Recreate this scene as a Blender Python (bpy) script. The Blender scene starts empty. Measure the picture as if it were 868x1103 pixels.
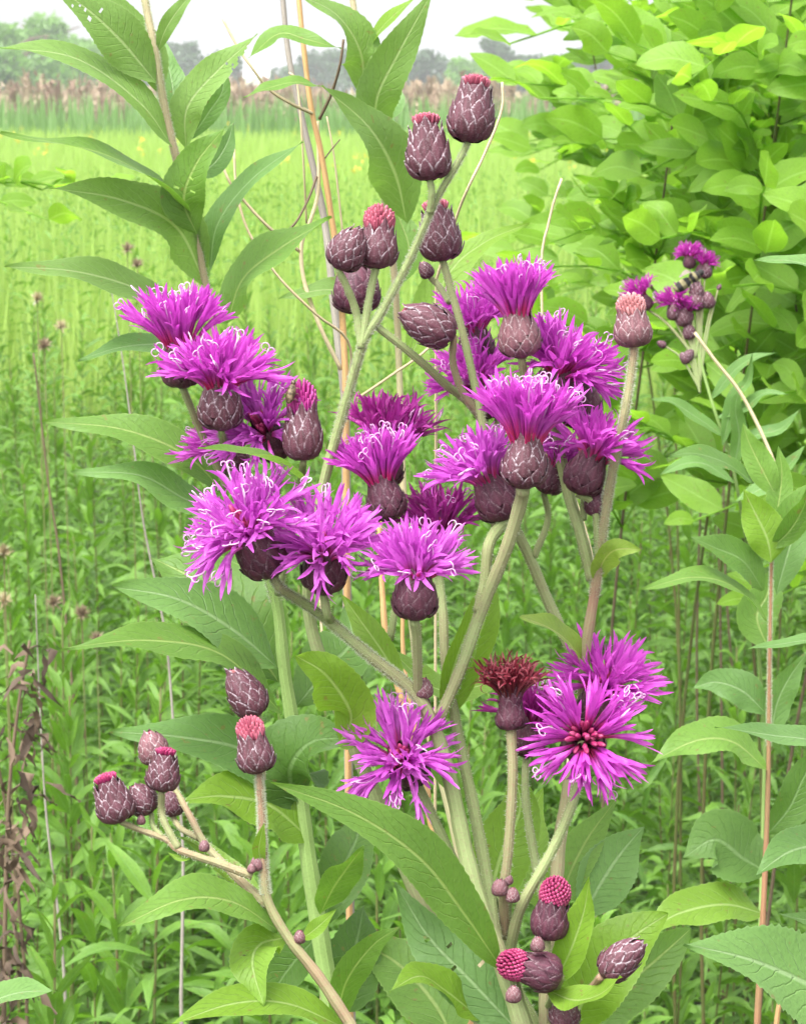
import bpy, math, random
import numpy as np
from mathutils import Vector, Matrix
random.seed(7); RNG = np.random.default_rng(7)
SC = bpy.context.scene; COL = SC.collection
R = math.radians
U = random.uniform

# ------------------------------------------------------------------ camera
F = 2866.0; CAMZ = 1.45; TH = math.atan((551.5-100)/F)
cd = bpy.data.cameras.new('camera'); cam = bpy.data.objects.new('camera', cd); COL.objects.link(cam)
cam.location = (0, 0, CAMZ); cam.rotation_euler = (math.pi/2-TH, 0, 0)
cd.sensor_fit = 'HORIZONTAL'; cd.sensor_width = 36; cd.lens = 36*F/868
cd.clip_start = .02; cd.clip_end = 5000
cd.dof.use_dof = True; cd.dof.focus_distance = .72; cd.dof.aperture_fstop = 120
SC.camera = cam
RIGHT = np.array([1., 0, 0]); UP = np.array([0, math.sin(TH), math.cos(TH)]); VIEW = np.array([0, math.cos(TH), -math.sin(TH)])
def P(px, py, d):
    return np.array([0, 0, CAMZ]) + d*(VIEW + RIGHT*(px-434)/F + UP*(551.5-py)/F)
def axis(ang, tilt):
    a, t = R(ang), R(tilt)
    v = math.cos(t)*(math.sin(a)*RIGHT + math.cos(a)*UP) - math.sin(t)*VIEW
    return v/np.linalg.norm(v)
def nrm(v): return v/(np.linalg.norm(v, axis=-1, keepdims=True)+1e-12)

# ------------------------------------------------------------------ mesh builder (grids of quads with uv + a random value)
class MB:
    def __init__(s): s.v=[]; s.f=[]; s.uv=[]; s.r=[]; s.n=0; s.t=[]; s.tuv=[]
    def grid(s, Pt, uv=None, rnd=0.5):
        Pt = np.asarray(Pt, float)
        if Pt.ndim == 3: Pt = Pt[None]
        K, n, m, _ = Pt.shape
        if uv is None:
            vv, uu = np.meshgrid(np.linspace(0,1,n), np.linspace(0,1,m), indexing='ij'); uv = np.stack([uu,vv],-1)
        uv = np.broadcast_to(uv, (K,n,m,2)).reshape(-1,2)
        rr = np.broadcast_to(np.asarray(rnd, float).reshape(-1,1), (K, n*m)).reshape(-1)
        i = np.arange(n-1)[:,None]*m + np.arange(m-1)[None]
        q = np.stack([i, i+1, i+m+1, i+m], -1).reshape(-1,4)
        q = (q[None] + (np.arange(K)*n*m)[:,None,None]).reshape(-1,4) + s.n
        s.v.append(Pt.reshape(-1,3)); s.f.append(q); s.uv.append(uv); s.r.append(rr); s.n += K*n*m
    def tris(s, T, rnd=.5):
        T = np.asarray(T, float); K = len(T)
        s.v.append(T.reshape(-1,3)); s.t.append(np.arange(K*3).reshape(-1,3)+s.n)
        s.uv.append(np.tile(np.array([[0,0],[1,0],[.5,1.]]), (K,1))); s.r.append(np.full(K*3, rnd) if np.isscalar(rnd) else np.repeat(rnd,3)); s.n += K*3
    def arrays(s):
        return np.concatenate(s.v), (np.concatenate(s.f) if s.f else np.zeros((0,4),int)), np.concatenate(s.uv), np.concatenate(s.r), (np.concatenate(s.t) if s.t else np.zeros((0,3),int))
    def mesh(s, name, mat, origin=(0,0,0), smooth=True):
        v, f, uv, r, t = s.arrays(); v = v - np.asarray(origin)
        me = bpy.data.meshes.new(name)
        me.vertices.add(len(v)); me.vertices.foreach_set('co', v.astype(np.float32).ravel())
        li = np.concatenate([f.ravel(), t.ravel()]).astype(np.int32)
        me.loops.add(len(li)); me.loops.foreach_set('vertex_index', li)
        st = np.concatenate([np.arange(len(f))*4, len(f)*4+np.arange(len(t))*3]).astype(np.int32)
        me.polygons.add(len(st)); me.polygons.foreach_set('loop_start', st)
        me.polygons.foreach_set('use_smooth', np.full(len(st), smooth))
        ul = me.uv_layers.new(name='UVMap'); ul.data.foreach_set('uv', uv[li].astype(np.float32).ravel())
        at = me.attributes.new('rnd', 'FLOAT', 'POINT'); at.data.foreach_set('value', r.astype(np.float32))
        me.update(calc_edges=True); me.validate()
        me.materials.append(mat)
        return me
def obj(name, me, parent=None):
    o = bpy.data.objects.new(name, me); COL.objects.link(o)
    if parent: o.parent = parent
    return o
def thing(name, label, cat, loc=(0,0,0), group=None):
    o = bpy.data.objects.new(name, None); COL.objects.link(o); o.empty_display_size = .02
    o.location = loc; o['label'] = label; o['category'] = cat
    if group: o['group'] = group
    return o
def tag(o, label, cat, group=None):
    o['label'] = label; o['category'] = cat
    if group: o['group'] = group
    return o
def part(root, name, mb, mat, smooth=True):
    return obj(name, mb.mesh(name, mat, origin=tuple(root.location), smooth=smooth), root)

# ------------------------------------------------------------------ curve helpers
def catmull(pts, n):
    p = np.asarray(pts, float)
    if len(p) == 2: return p[0] + (p[1]-p[0])*np.linspace(0,1,n)[:,None]
    p = np.vstack([2*p[0]-p[1], p, 2*p[-1]-p[-2]])
    d = np.linalg.norm(np.diff(p[1:-1], axis=0)[:, :3], axis=1); cs = np.concatenate([[0], np.cumsum(d)]); cs /= cs[-1]
    out = []
    for t in np.linspace(0,1,n):
        i = min(np.searchsorted(cs, t, side='right')-1, len(d)-1); u = (t-cs[i])/(cs[i+1]-cs[i]+1e-12)
        a,b,c,e = p[i],p[i+1],p[i+2],p[i+3]
        out.append(.5*((2*b)+(c-a)*u+(2*a-5*b+4*c-e)*u*u+(3*b-a-3*c+e)*u**3))
    return np.array(out)
def frames(c):
    T = nrm(np.gradient(c, axis=0)); N = np.zeros_like(c)
    a = np.array([0,0,1.]) if abs(T[0][2]) < .8 else np.array([1.,0,0])
    N[0] = nrm(np.cross(T[0], a))
    for i in range(1, len(c)):
        n = N[i-1] - T[i]*np.dot(N[i-1], T[i]); N[i] = n/(np.linalg.norm(n)+1e-12)
    return T, N, np.cross(T, N)
def tube(mb, c, r, sides=8, rnd=.5, v0=0, v1=1, cap=True):
    c = np.asarray(c, float); r = np.broadcast_to(np.asarray(r, float), (len(c),)).copy()
    T, N, B = frames(c)
    if cap:
        c = np.vstack([c[:1], c, c[-1:]]); r = np.concatenate([[1e-6], r, [1e-6]])
        T=np.vstack([T[:1],T,T[-1:]]); N=np.vstack([N[:1],N,N[-1:]]); B=np.vstack([B[:1],B,B[-1:]])
    a = np.linspace(0, 2*np.pi, sides+1)
    G = c[:,None] + r[:,None,None]*(np.cos(a)[None,:,None]*N[:,None]+np.sin(a)[None,:,None]*B[:,None])
    vv, uu = np.meshgrid(np.linspace(v0,v1,len(c)), np.linspace(0,1,sides+1), indexing='ij')
    mb.grid(G, np.stack([uu,vv],-1), rnd)
def hairy(mb, c, r, per_m=9000, L=.0006):
    c = np.asarray(c); seg = np.linalg.norm(np.diff(c,axis=0),axis=1); tot = seg.sum(); K = int(min(tot,.45)*per_m)
    if K < 4: return
    T, N, B = frames(c); s = RNG.random(K)*(len(c)-1.001)*(min(tot,.45)/tot); i = s.astype(int); u = (s-i)[:,None]
    pc = c[i]*(1-u)+c[i+1]*u; rr = (np.asarray(r)[i]*(1-u[:,0])+np.asarray(r)[i+1]*u[:,0])[:,None]
    a = RNG.random(K)[:,None]*2*np.pi; rad = np.cos(a)*N[i]+np.sin(a)*B[i]
    b = pc+rad*rr*.97; tip = pc+rad*(rr+L*(.5+RNG.random((K,1))))+T[i]*L*RNG.normal(0,.5,(K,1)); w = T[i]*.00006
    mb.tris(np.stack([b-w,b+w,tip],1), 1.0)
def smooth(a,b,x):
    t = np.clip((x-a)/(b-a),0,1); return t*t*(3-2*t)

# ------------------------------------------------------------------ materials
def newmat(name):
    m = bpy.data.materials.new(name); m.use_nodes = True; nt = m.node_tree; nt.nodes.clear()
    return m, nt
class NT:
    def __init__(s, nt): s.nt = nt
    def n(s, t, **kw):
        o = s.nt.nodes.new(t)
        for k, v in kw.items(): setattr(o, k, v)
        return o
    def l(s, a, b): s.nt.links.new(a, b)
    def val(s, x, sock):
        if hasattr(x, 'links') or hasattr(x, 'is_linked'): s.l(x, sock)
        else: sock.default_value = x
    def math(s, op, a, b=0., c=None, clamp=False):
        o = s.n('ShaderNodeMath', operation=op, use_clamp=clamp); s.val(a, o.inputs[0]); s.val(b, o.inputs[1])
        if c is not None: s.val(c, o.inputs[2])
        return o.outputs[0]
    def mix(s, f, a, b, mode='MIX'):
        o = s.n('ShaderNodeMix', data_type='RGBA', blend_type=mode); s.val(f, o.inputs[0])
        for x, i in ((a,6),(b,7)):
            if isinstance(x, tuple): o.inputs[i].default_value = (*x,1)
            else: s.l(x, o.inputs[i])
        return o.outputs[2]
    def ss(s, x, a, b):
        o = s.n('ShaderNodeMapRange', interpolation_type='SMOOTHSTEP'); s.l(x, o.inputs[0]); o.inputs[1].default_value=a; o.inputs[2].default_value=b
        return o.outputs[0]
    def noise(s, scale, detail=3, vec=None):
        o = s.n('ShaderNodeTexNoise'); o.inputs['Scale'].default_value = scale; o.inputs['Detail'].default_value = detail
        if vec is not None: s.l(vec, o.inputs['Vector'])
        return o.outputs[0]
    def uv(s):
        o = s.n('ShaderNodeUVMap'); x = s.n('ShaderNodeSeparateXYZ'); s.l(o.outputs[0], x.inputs[0]); return x.outputs[0], x.outputs[1]
    def rnd(s): return s.n('ShaderNodeAttribute', attribute_name='rnd').outputs['Fac']
    def pos(s): return s.n('ShaderNodeNewGeometry').outputs['Position']
def finish(nt, N, col, rough=.5, trans=0., tcol=None, bump=None, bstr=.3, bdist=.0005, spec=.5):
    p = N.n('ShaderNodeBsdfPrincipled'); p.inputs['Roughness'].default_value = rough; p.inputs['Specular IOR Level'].default_value = spec
    if isinstance(col, tuple): p.inputs['Base Color'].default_value = (*col,1)
    else: N.l(col, p.inputs['Base Color'])
    if bump is not None:
        b = N.n('ShaderNodeBump'); b.inputs['Strength'].default_value = bstr; b.inputs['Distance'].default_value = bdist
        N.l(bump, b.inputs['Height']); N.l(b.outputs[0], p.inputs['Normal'])
    out = N.n('ShaderNodeOutputMaterial')
    if trans > 0:
        t = N.n('ShaderNodeBsdfTranslucent'); tc = tcol if tcol is not None else col
        if isinstance(tc, tuple): t.inputs[0].default_value = (*tc,1)
        else: N.l(tc, t.inputs[0])
        mx = N.n('ShaderNodeMixShader'); mx.inputs[0].default_value = trans
        N.l(p.outputs[0], mx.inputs[1]); N.l(t.outputs[0], mx.inputs[2]); N.l(mx.outputs[0], out.inputs[0])
    else: N.l(p.outputs[0], out.inputs[0])

def leaf_mat(name, c0, c1, vein, tr=.35, tboost=(1.7,1.9,1.0), rough=.5, veins=14, spec=.35):
    m, nt = newmat(name); N = NT(nt); u, v = N.uv(); r = N.rnd()
    au = N.math('ABSOLUTE', N.math('SUBTRACT', u, .5))
    mid = N.math('SUBTRACT', 1., N.ss(au, .012, .045))
    ph = N.math('FRACT', N.math('SUBTRACT', N.math('ADD', N.math('MULTIPLY', v, float(veins)), N.math('MULTIPLY', N.noise(120,2,N.pos()), 1.6)), N.math('MULTIPLY', au, 5.)))
    side = N.math('SUBTRACT', 1., N.ss(N.math('ABSOLUTE', N.math('SUBTRACT', ph, .5)), .0, .10))
    side = N.math('MULTIPLY', side, N.math('SUBTRACT', 1., N.ss(au, .25, .48)))
    ps = N.pos()
    n1 = N.noise(70, 4, ps); n2 = N.noise(900, 3, ps)
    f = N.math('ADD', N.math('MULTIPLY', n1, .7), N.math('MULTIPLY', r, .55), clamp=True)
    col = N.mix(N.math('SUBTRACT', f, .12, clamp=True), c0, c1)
    col = N.mix(N.math('MULTIPLY', N.ss(n2, .45, .75), .35), col, tuple(x*.72 for x in c0))
    spots = N.math('MULTIPLY', N.ss(N.noise(330, 2, ps), .67, .74), .7)
    col = N.mix(spots, col, (.16,.13,.04))
    edge = N.math('MULTIPLY', N.ss(au, .475, .5), .35)
    col = N.mix(edge, col, vein)
    col = N.mix(N.math('MULTIPLY', side, .20), col, vein)
    col = N.mix(N.math('MULTIPLY', mid, .8), col, vein)
    tc = N.mix(1., col, tboost, 'MULTIPLY')
    h = N.math('ADD', N.math('MULTIPLY', N.math('ADD', side, mid), -.8), N.math('MULTIPLY', n2, .6))
    finish(nt, N, col, rough, tr, tc, h, .55, .0006, spec)
    return m
M = {}
M['leaf'] = leaf_mat('leaf_mid_green', (.080,.165,.026), (.130,.240,.038), (.24,.32,.10))
M['leaf_pale'] = leaf_mat('leaf_pale_green', (.115,.200,.048), (.165,.275,.065), (.28,.36,.16))
M['leaf_bright'] = leaf_mat('leaf_yellow_green', (.125,.225,.022), (.175,.30,.032), (.28,.38,.13), tr=.4)
M['leaf_dark'] = leaf_mat('leaf_deep_green', (.060,.130,.024), (.095,.185,.034), (.15,.24,.09), tr=.3)
M['leaf_blue'] = leaf_mat('leaf_dull_green', (.085,.175,.044), (.125,.235,.058), (.22,.32,.15), tr=.3)
M['leaf_olive'] = leaf_mat('leaf_yellowing', (.16,.25,.04), (.22,.30,.06), (.32,.36,.14), tr=.4)
M['shrub_leaf'] = leaf_mat('shrub_leaf', (.130,.240,.024), (.200,.350,.040), (.24,.38,.09), tr=.5, tboost=(2.,2.1,1.2), veins=9)
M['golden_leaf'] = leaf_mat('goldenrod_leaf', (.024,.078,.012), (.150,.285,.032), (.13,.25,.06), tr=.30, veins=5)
M['field_leaf'] = leaf_mat('field_leaf', (.18,.27,.07), (.31,.41,.11), (.26,.40,.08), tr=.4, veins=3)
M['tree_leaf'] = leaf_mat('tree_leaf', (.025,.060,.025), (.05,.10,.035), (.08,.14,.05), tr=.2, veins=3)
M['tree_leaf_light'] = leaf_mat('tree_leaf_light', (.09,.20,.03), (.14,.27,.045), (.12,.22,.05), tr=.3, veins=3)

def stem_mat(name, c0, c1, c2, f2=.35, rough=.65):
    m, nt = newmat(name); N = NT(nt); u, v = N.uv(); r = N.rnd(); ps = N.pos()
    n1 = N.noise(60, 3, ps); n2 = N.noise(1500, 3, ps)
    col = N.mix(n1, c0, c1)
    col = N.mix(N.math('MULTIPLY', N.ss(N.noise(25,3,ps), .48, .62), f2), col, c2)
    stripe = N.ss(N.math('SINE', N.math('MULTIPLY', u, 56.)), .2, 1.)
    col = N.mix(N.math('MULTIPLY', stripe, .22), col, tuple(min(1,x*1.35) for x in c1))
    col = N.mix(N.math('MULTIPLY', N.ss(n2, .5, .7), .35), col, c2)
    hair = N.ss(r, .9, .95)
    col = N.mix(hair, col, (.42,.45,.32))
    finish(nt, N, col, rough, .0, None, N.math('ADD', stripe, n2), .4, .0003, .25)
    return m
M['stem'] = stem_mat('hairy_green_stem', (.18,.235,.085), (.25,.30,.13), (.21,.14,.10), .4)
M['stem_red'] = stem_mat('reddish_stem', (.20,.21,.09), (.27,.24,.14), (.27,.12,.10), .6)
M['stem_green'] = stem_mat('plain_green_stem', (.17,.28,.07), (.24,.34,.11), (.14,.20,.06), .3)
M['gold_stem'] = stem_mat('goldenrod_stem', (.07,.085,.025), (.11,.13,.035), (.10,.05,.03), .5)
M['stem_tan'] = stem_mat('brownish_stem', (.30,.24,.14), (.38,.32,.20), (.20,.24,.10), .5)
M['stem_brown'] = stem_mat('red_brown_stem', (.22,.11,.055), (.30,.16,.09), (.17,.14,.06), .4)
M['straw'] = stem_mat('dry_straw', (.42,.34,.20), (.52,.44,.28), (.30,.22,.12), .4)
M['orange_straw'] = stem_mat('orange_dry_stalk', (.38,.22,.09), (.50,.31,.14), (.30,.18,.09), .4)
M['grey_straw'] = stem_mat('grey_dry_stalk', (.20,.18,.15), (.30,.27,.23), (.13,.11,.09), .5)
M['dark_twig'] = stem_mat('dark_twig', (.09,.06,.04), (.14,.10,.06), (.06,.05,.03), .4)

def petal_mat(name, base, low, tip, rough=.5, tr=.35):
    m, nt = newmat(name); N = NT(nt); u, v = N.uv(); r = N.rnd(); ps = N.pos()
    col = N.mix(N.math('ADD', N.math('MULTIPLY', N.noise(500,3,ps), .55), N.math('MULTIPLY', r, .5), clamp=True), base, tip)
    col = N.mix(N.math('SUBTRACT', 1., N.ss(v, .12, .42)), col, low)
    stripe = N.ss(N.math('SINE', N.math('MULTIPLY', u, 25.)), .1, 1.)
    col = N.mix(N.math('MULTIPLY', stripe, .34), col, tuple(x*.55 for x in base))
    col = N.mix(N.math('MULTIPLY', N.ss(r, .75, 1.), .5), col, tuple(min(1,x*1.15+.05) for x in tip))
    col = N.mix(N.math('MULTIPLY', N.ss(N.noise(180,2,ps), .5, .62), .45), col, tuple(x*.72 for x in base))
    tc = N.mix(1., col, (1.3,1.2,1.3), 'MULTIPLY')
    finish(nt, N, col, .42, tr, tc, stripe, .5, .0003, .5)
    return m
M['floret'] = petal_mat('violet_floret', (.46,.028,.42), (.52,.03,.12), (.68,.13,.62))
M['floret_pale'] = petal_mat('lilac_floret', (.50,.045,.48), (.54,.05,.16), (.70,.20,.68))
M['floret_deep'] = petal_mat('magenta_floret', (.36,.014,.28), (.34,.015,.10), (.52,.05,.42))
M['floret_wither'] = petal_mat('withered_floret', (.13,.010,.020), (.08,.015,.015), (.22,.02,.04), tr=.15)
M['floret_fade'] = petal_mat('fading_floret', (.32,.016,.20), (.25,.02,.05), (.44,.04,.36), tr=.25)
M['pink'] = petal_mat('pink_bud_tip', (.30,.045,.09), (.18,.02,.05), (.46,.12,.17), tr=.15)
M['pink_hot'] = petal_mat('crimson_bud_tip', (.30,.016,.09), (.15,.01,.04), (.42,.05,.16), tr=.15)
M['magenta'] = petal_mat('magenta_bud_tip', (.32,.014,.16), (.20,.01,.06), (.44,.04,.26), tr=.15)
M['pink_pale'] = petal_mat('dusty_pink_bud_tip', (.42,.14,.15), (.25,.05,.08), (.55,.26,.26), tr=.15)
m, nt = newmat('style_curl'); N = NT(nt); finish(nt, N, (.70,.43,.67), .5, .3); M['style'] = m

def bract_mat(name, body, body2, web, webf):
    m, nt = newmat(name); N = NT(nt); u, v = N.uv(); r = N.rnd(); ps = N.pos()
    au = N.math('ABSOLUTE', N.math('SUBTRACT', N.math('MULTIPLY', u, 2.), 1.))
    n = N.noise(1400, 4, ps)
    e = N.math('MAXIMUM', N.ss(au, .52, .92), N.ss(v, .80, .96))
    e = N.math('MULTIPLY', N.math('MULTIPLY', e, N.ss(v, .12, .4)), N.math('MULTIPLY', N.ss(n, .34, .62), N.ss(N.noise(260,3,ps), .28, .6)))
    col = N.mix(N.math('ADD', N.math('MULTIPLY', N.noise(400,3,ps), .6), N.math('MULTIPLY', r, .5), clamp=True), body, body2)
    keel = N.math('MULTIPLY', N.math('SUBTRACT', 1., N.ss(au, 0., .3)), .25)
    col = N.mix(keel, col, tuple(min(1,x*1.9) for x in body2))
    fz = N.math('MULTIPLY', N.ss(N.noise(2500,2,ps), .55, .72), .35)
    col = N.mix(fz, col, tuple(x*.6 for x in web))
    col = N.mix(N.math('MULTIPLY', e, webf), col, web)
    finish(nt, N, col, .6, .0, None, N.math('ADD', n, e), .4, .0003, .3)
    return m
M['bract'] = bract_mat('purple_bract', (.042,.012,.016), (.092,.032,.045), (.42,.35,.38), .9)
M['bract_dark'] = bract_mat('dark_bract', (.032,.009,.018), (.085,.024,.040), (.30,.22,.24), .5)
M['bract_pale'] = bract_mat('dusty_bract', (.085,.032,.040), (.16,.070,.080), (.46,.38,.38), .8)

# ------------------------------------------------------------------ leaf geometry
def leaf_grid(c, width, nh=(0,-.7,.7), nu=7, fold=.22, serr=.05, teeth=22, shape=1.0, wave=.05, seed=0, holes=()):
    nv = len(c); rs = random.Random(seed)
    T = nrm(np.gradient(c, axis=0)); nh = nrm(np.asarray(nh,float))
    side = nrm(np.cross(T, nh[None])); nn = np.cross(side, T)
    v = np.linspace(0,1,nv)
    if shape == 2: w = np.sin(np.pi*v**.75)**.75            # oval
    elif shape == 3: w = np.sin(np.pi*np.clip(v,0,1)**1.25)**.85   # widest past the middle
    else: w = np.sin(np.pi*v**.82)**1.02*(1-.12*v)
    w = np.maximum(w, .045*(1-v)); w = w*width/2
    us = np.linspace(-1,1,nu); ph = rs.uniform(0,6); fr = rs.uniform(5,8)
    G = np.zeros((nv,nu,3)); saw = np.where(np.arange(nv)%3==0, 1., np.where(np.arange(nv)%3==1,.45,0.))
    jit = np.array([rs.uniform(.5,1.2) for _ in range(nv)])
    for j,u in enumerate(us):
        wj = w*(1+(serr*saw*jit if abs(u)>.99 else 0)); 
        G[:,j] = c + side*(u*wj)[:,None] + nn*(abs(u)*w*fold + wave*width*abs(u)**1.5*np.sin(v*fr*2+ph+(1.7 if u>0 else 0)))[:,None]
    return G
def add_leaf(root, pts, wpx, d0, d1, mat='leaf', nh=(0,-.7,.7), shape=1, fold=.22, wave=.05, nv=64, holes=(), label=None, serr=.05, dm=None, rnd=None):
    """pts: base -> tip pixels; d0 depth at base, d1 at tip"""
    n = len(pts); ds = np.linspace(d0, d1, n)
    if dm is not None: ds = ds + dm*np.sin(np.linspace(0,np.pi,n))
    c = catmull([P(x,y,d) for (x,y),d in zip(pts, ds)], nv)
    w = wpx*(d0+d1)/2/F*1.08/max(.55, abs(float(np.dot(nrm(np.asarray(nh,float)), VIEW))))
    mb = MB(); G = leaf_grid(c, w, nh, fold=fold, shape=shape, wave=wave, seed=len(COL.objects), serr=serr, nu=9)
    vv, uu = np.meshgrid(np.linspace(0,1,nv), np.linspace(0,1,9), indexing='ij')
    mb.grid(G, np.stack([uu,vv],-1), random.random() if rnd is None else rnd)
    if holes:
        q = mb.f[0]; k = np.ones(len(q), bool)
        for (i,j) in holes: k[i*8+j] = False
        mb.f[0] = q[k]
    o = part(root, 'leaf', mb, M[mat])
    if label: o['label'] = label
    return o

# ------------------------------------------------------------------ ironweed heads
def involucre_mb(h, prof, n=44, z0=0., z1=.78, L=.37, W=.20, seed=0, core=1.):
    rs = random.Random(seed); mb = MB(); pz = [p[0] for p in prof]; pr = [p[1] for p in prof]
    rad = lambda z: np.interp(z, pz, pr)
    zz = np.linspace(0,core,14)
    a = np.linspace(0,2*np.pi,19); G = np.zeros((14,19,3)); rr = rad(zz)*.96
    G[:,:,0] = rr[:,None]*np.cos(a); G[:,:,1] = rr[:,None]*np.sin(a); G[:,:,2] = zz[:,None]
    mb.grid(G*h, np.full((14,19,2), (.5,.3)), .1)
    us = np.linspace(-1,1,7); vs = np.linspace(0,1,7)
    for i in range(n):
        t = i/(n-1); zb = z0 + (z1-z0)*t; th = i*2.39996 + rs.uniform(-.08,.08)
        Li = L*(.75+.35*t)*rs.uniform(.92,1.1); Wi = W*(.85+.2*math.sin(math.pi*min(1,t*1.2)))*rs.uniform(.92,1.08)
        g = np.zeros((7,7,3)); lift = rs.uniform(.035,.085)
        for a_,v in enumerate(vs):
            z = zb + v*Li; r0 = rad(min(z,1.02)); hw = Wi*(1-v**1.6)**.9*(.8+.2*min(1,v*4))
            for b_,u in enumerate(us):
                ang = th + u*hw/max(r0,.12)
                rr_ = r0 + .012 + lift*v + .032*(1-u*u)*(1-v*.6) + .02*(1-t)
                g[a_,b_] = (rr_*math.cos(ang), rr_*math.sin(ang), z)
        mb.grid(g*h, None, rs.random())
    return mb
URN = [(0,.12),(.05,.30),(.16,.43),(.32,.485),(.52,.47),(.72,.39),(.88,.31),(1.02,.27)]
URN_BUD = [(0,.09),(.04,.20),(.12,.27),(.26,.305),(.42,.29),(.60,.245),(.78,.205),(.92,.19),(1.05,.18)]
URN_CLOSED = [(0,.09),(.05,.24),(.15,.35),(.32,.40),(.52,.39),(.70,.33),(.85,.25),(.96,.15),(1.05,.05)]
URN_NECK = [(0,.12),(.05,.28),(.15,.36),(.30,.375),(.46,.31),(.60,.26),(.74,.26),(1.05,.26)]

def floret(mb, ms, org, az, l0, l1, tubeL, lobeL, spread, rs, style, wid=1.0, closed=False):
    """all lengths in metres"""
    n = 7; ca, sa = math.cos(az), math.sin(az); p = np.array(org, float); pts = [p.copy()]
    tw = rs.uniform(-.25,.25)
    for k in range(1,n):
        t = k/(n-1); l = l0+(l1-l0)*(t**.7); a2 = az+tw*t
        p = p + (tubeL/(n-1))*np.array([math.sin(l)*math.cos(a2), math.sin(l)*math.sin(a2), math.cos(l)]); pts.append(p.copy())
    c = np.array(pts); T, N_, B = frames(c); r = np.interp(np.linspace(0,1,n), [0,.45,1], [.00030,.00048,.00108*wid])
    if closed: r = np.interp(np.linspace(0,1,n), [0,.4,.8,1], [.0004,.0005,.0008,.0003])
    q = rs.random(); tube(mb, c, r, 7, q, 0, .55, cap=closed)
    if closed: return
    e, t0, n0, b0 = c[-1], T[-1], N_[-1], B[-1]
    a0 = rs.uniform(0,6.28)
    for k in range(5):
        a = a0 + k*2*math.pi/5 + rs.uniform(-.2,.2); rad = math.cos(a)*n0+math.sin(a)*b0; sd = np.cross(t0, rad)
        s0 = rs.uniform(-.05,.2); s1 = spread*rs.choice([rs.uniform(.1,.8),rs.uniform(.6,1.6),rs.uniform(1.2,2.6)]); LL = lobeL*rs.uniform(.65,1.2); m_ = 7
        g = np.zeros((m_,3,3)); q_ = e + rad*r[-1]*.95 - t0*.0004; tws = rs.uniform(-1.3,1.3)
        for i in range(m_):
            v = i/(m_-1); s = s0+(s1-s0)*v**1.3
            d = t0*math.cos(s)+rad*math.sin(s)
            if i: q_ = q_ + d*LL/(m_-1)
            w = .00056*wid*(1-.2*v)*(1-v**6*.9); sdt = sd*math.cos(tws*v)+rad*math.sin(tws*v); nrmv = np.cross(d, sdt)
            g[i,0] = q_-sdt*w; g[i,1] = q_-nrmv*w*.45; g[i,2] = q_+sdt*w
        vv, uu = np.meshgrid(np.linspace(.5,1,m_), np.linspace(0,1,3), indexing='ij')
        mb.grid(g, np.stack([uu,vv],-1), min(1,q*.6+rs.random()*.4))
    if style and ms is not None:
        L = rs.uniform(.0035,.0065); j = nrm(np.array([rs.gauss(0,1),rs.gauss(0,1),rs.gauss(0,1)+1.2])); 
        d1 = nrm(t0*1.0+j*.35); top = e + d1*L; cc = catmull([e-t0*.002, e+t0*L*.45, top], 6)
        tube(ms, cc, .00019, 5, .5)
        sd = nrm(np.cross(d1, nrm(np.array([rs.gauss(0,1),rs.gauss(0,1),rs.gauss(0,1)]))))
        for sg in (-1,1):
            rr = rs.uniform(.0007,.0011); turn = rs.uniform(3.2,5.6); lead = rs.uniform(.2,.8)
            pp = [top]; 
            for i in range(1,12):
                a = turn*i/11; dd = d1*math.cos(a)+sd*sg*math.sin(a); pp.append(pp[-1]+dd*rr*turn/11)
            tube(ms, np.array(pp), np.linspace(.00018,.00011,12), 5, .5)

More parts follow.
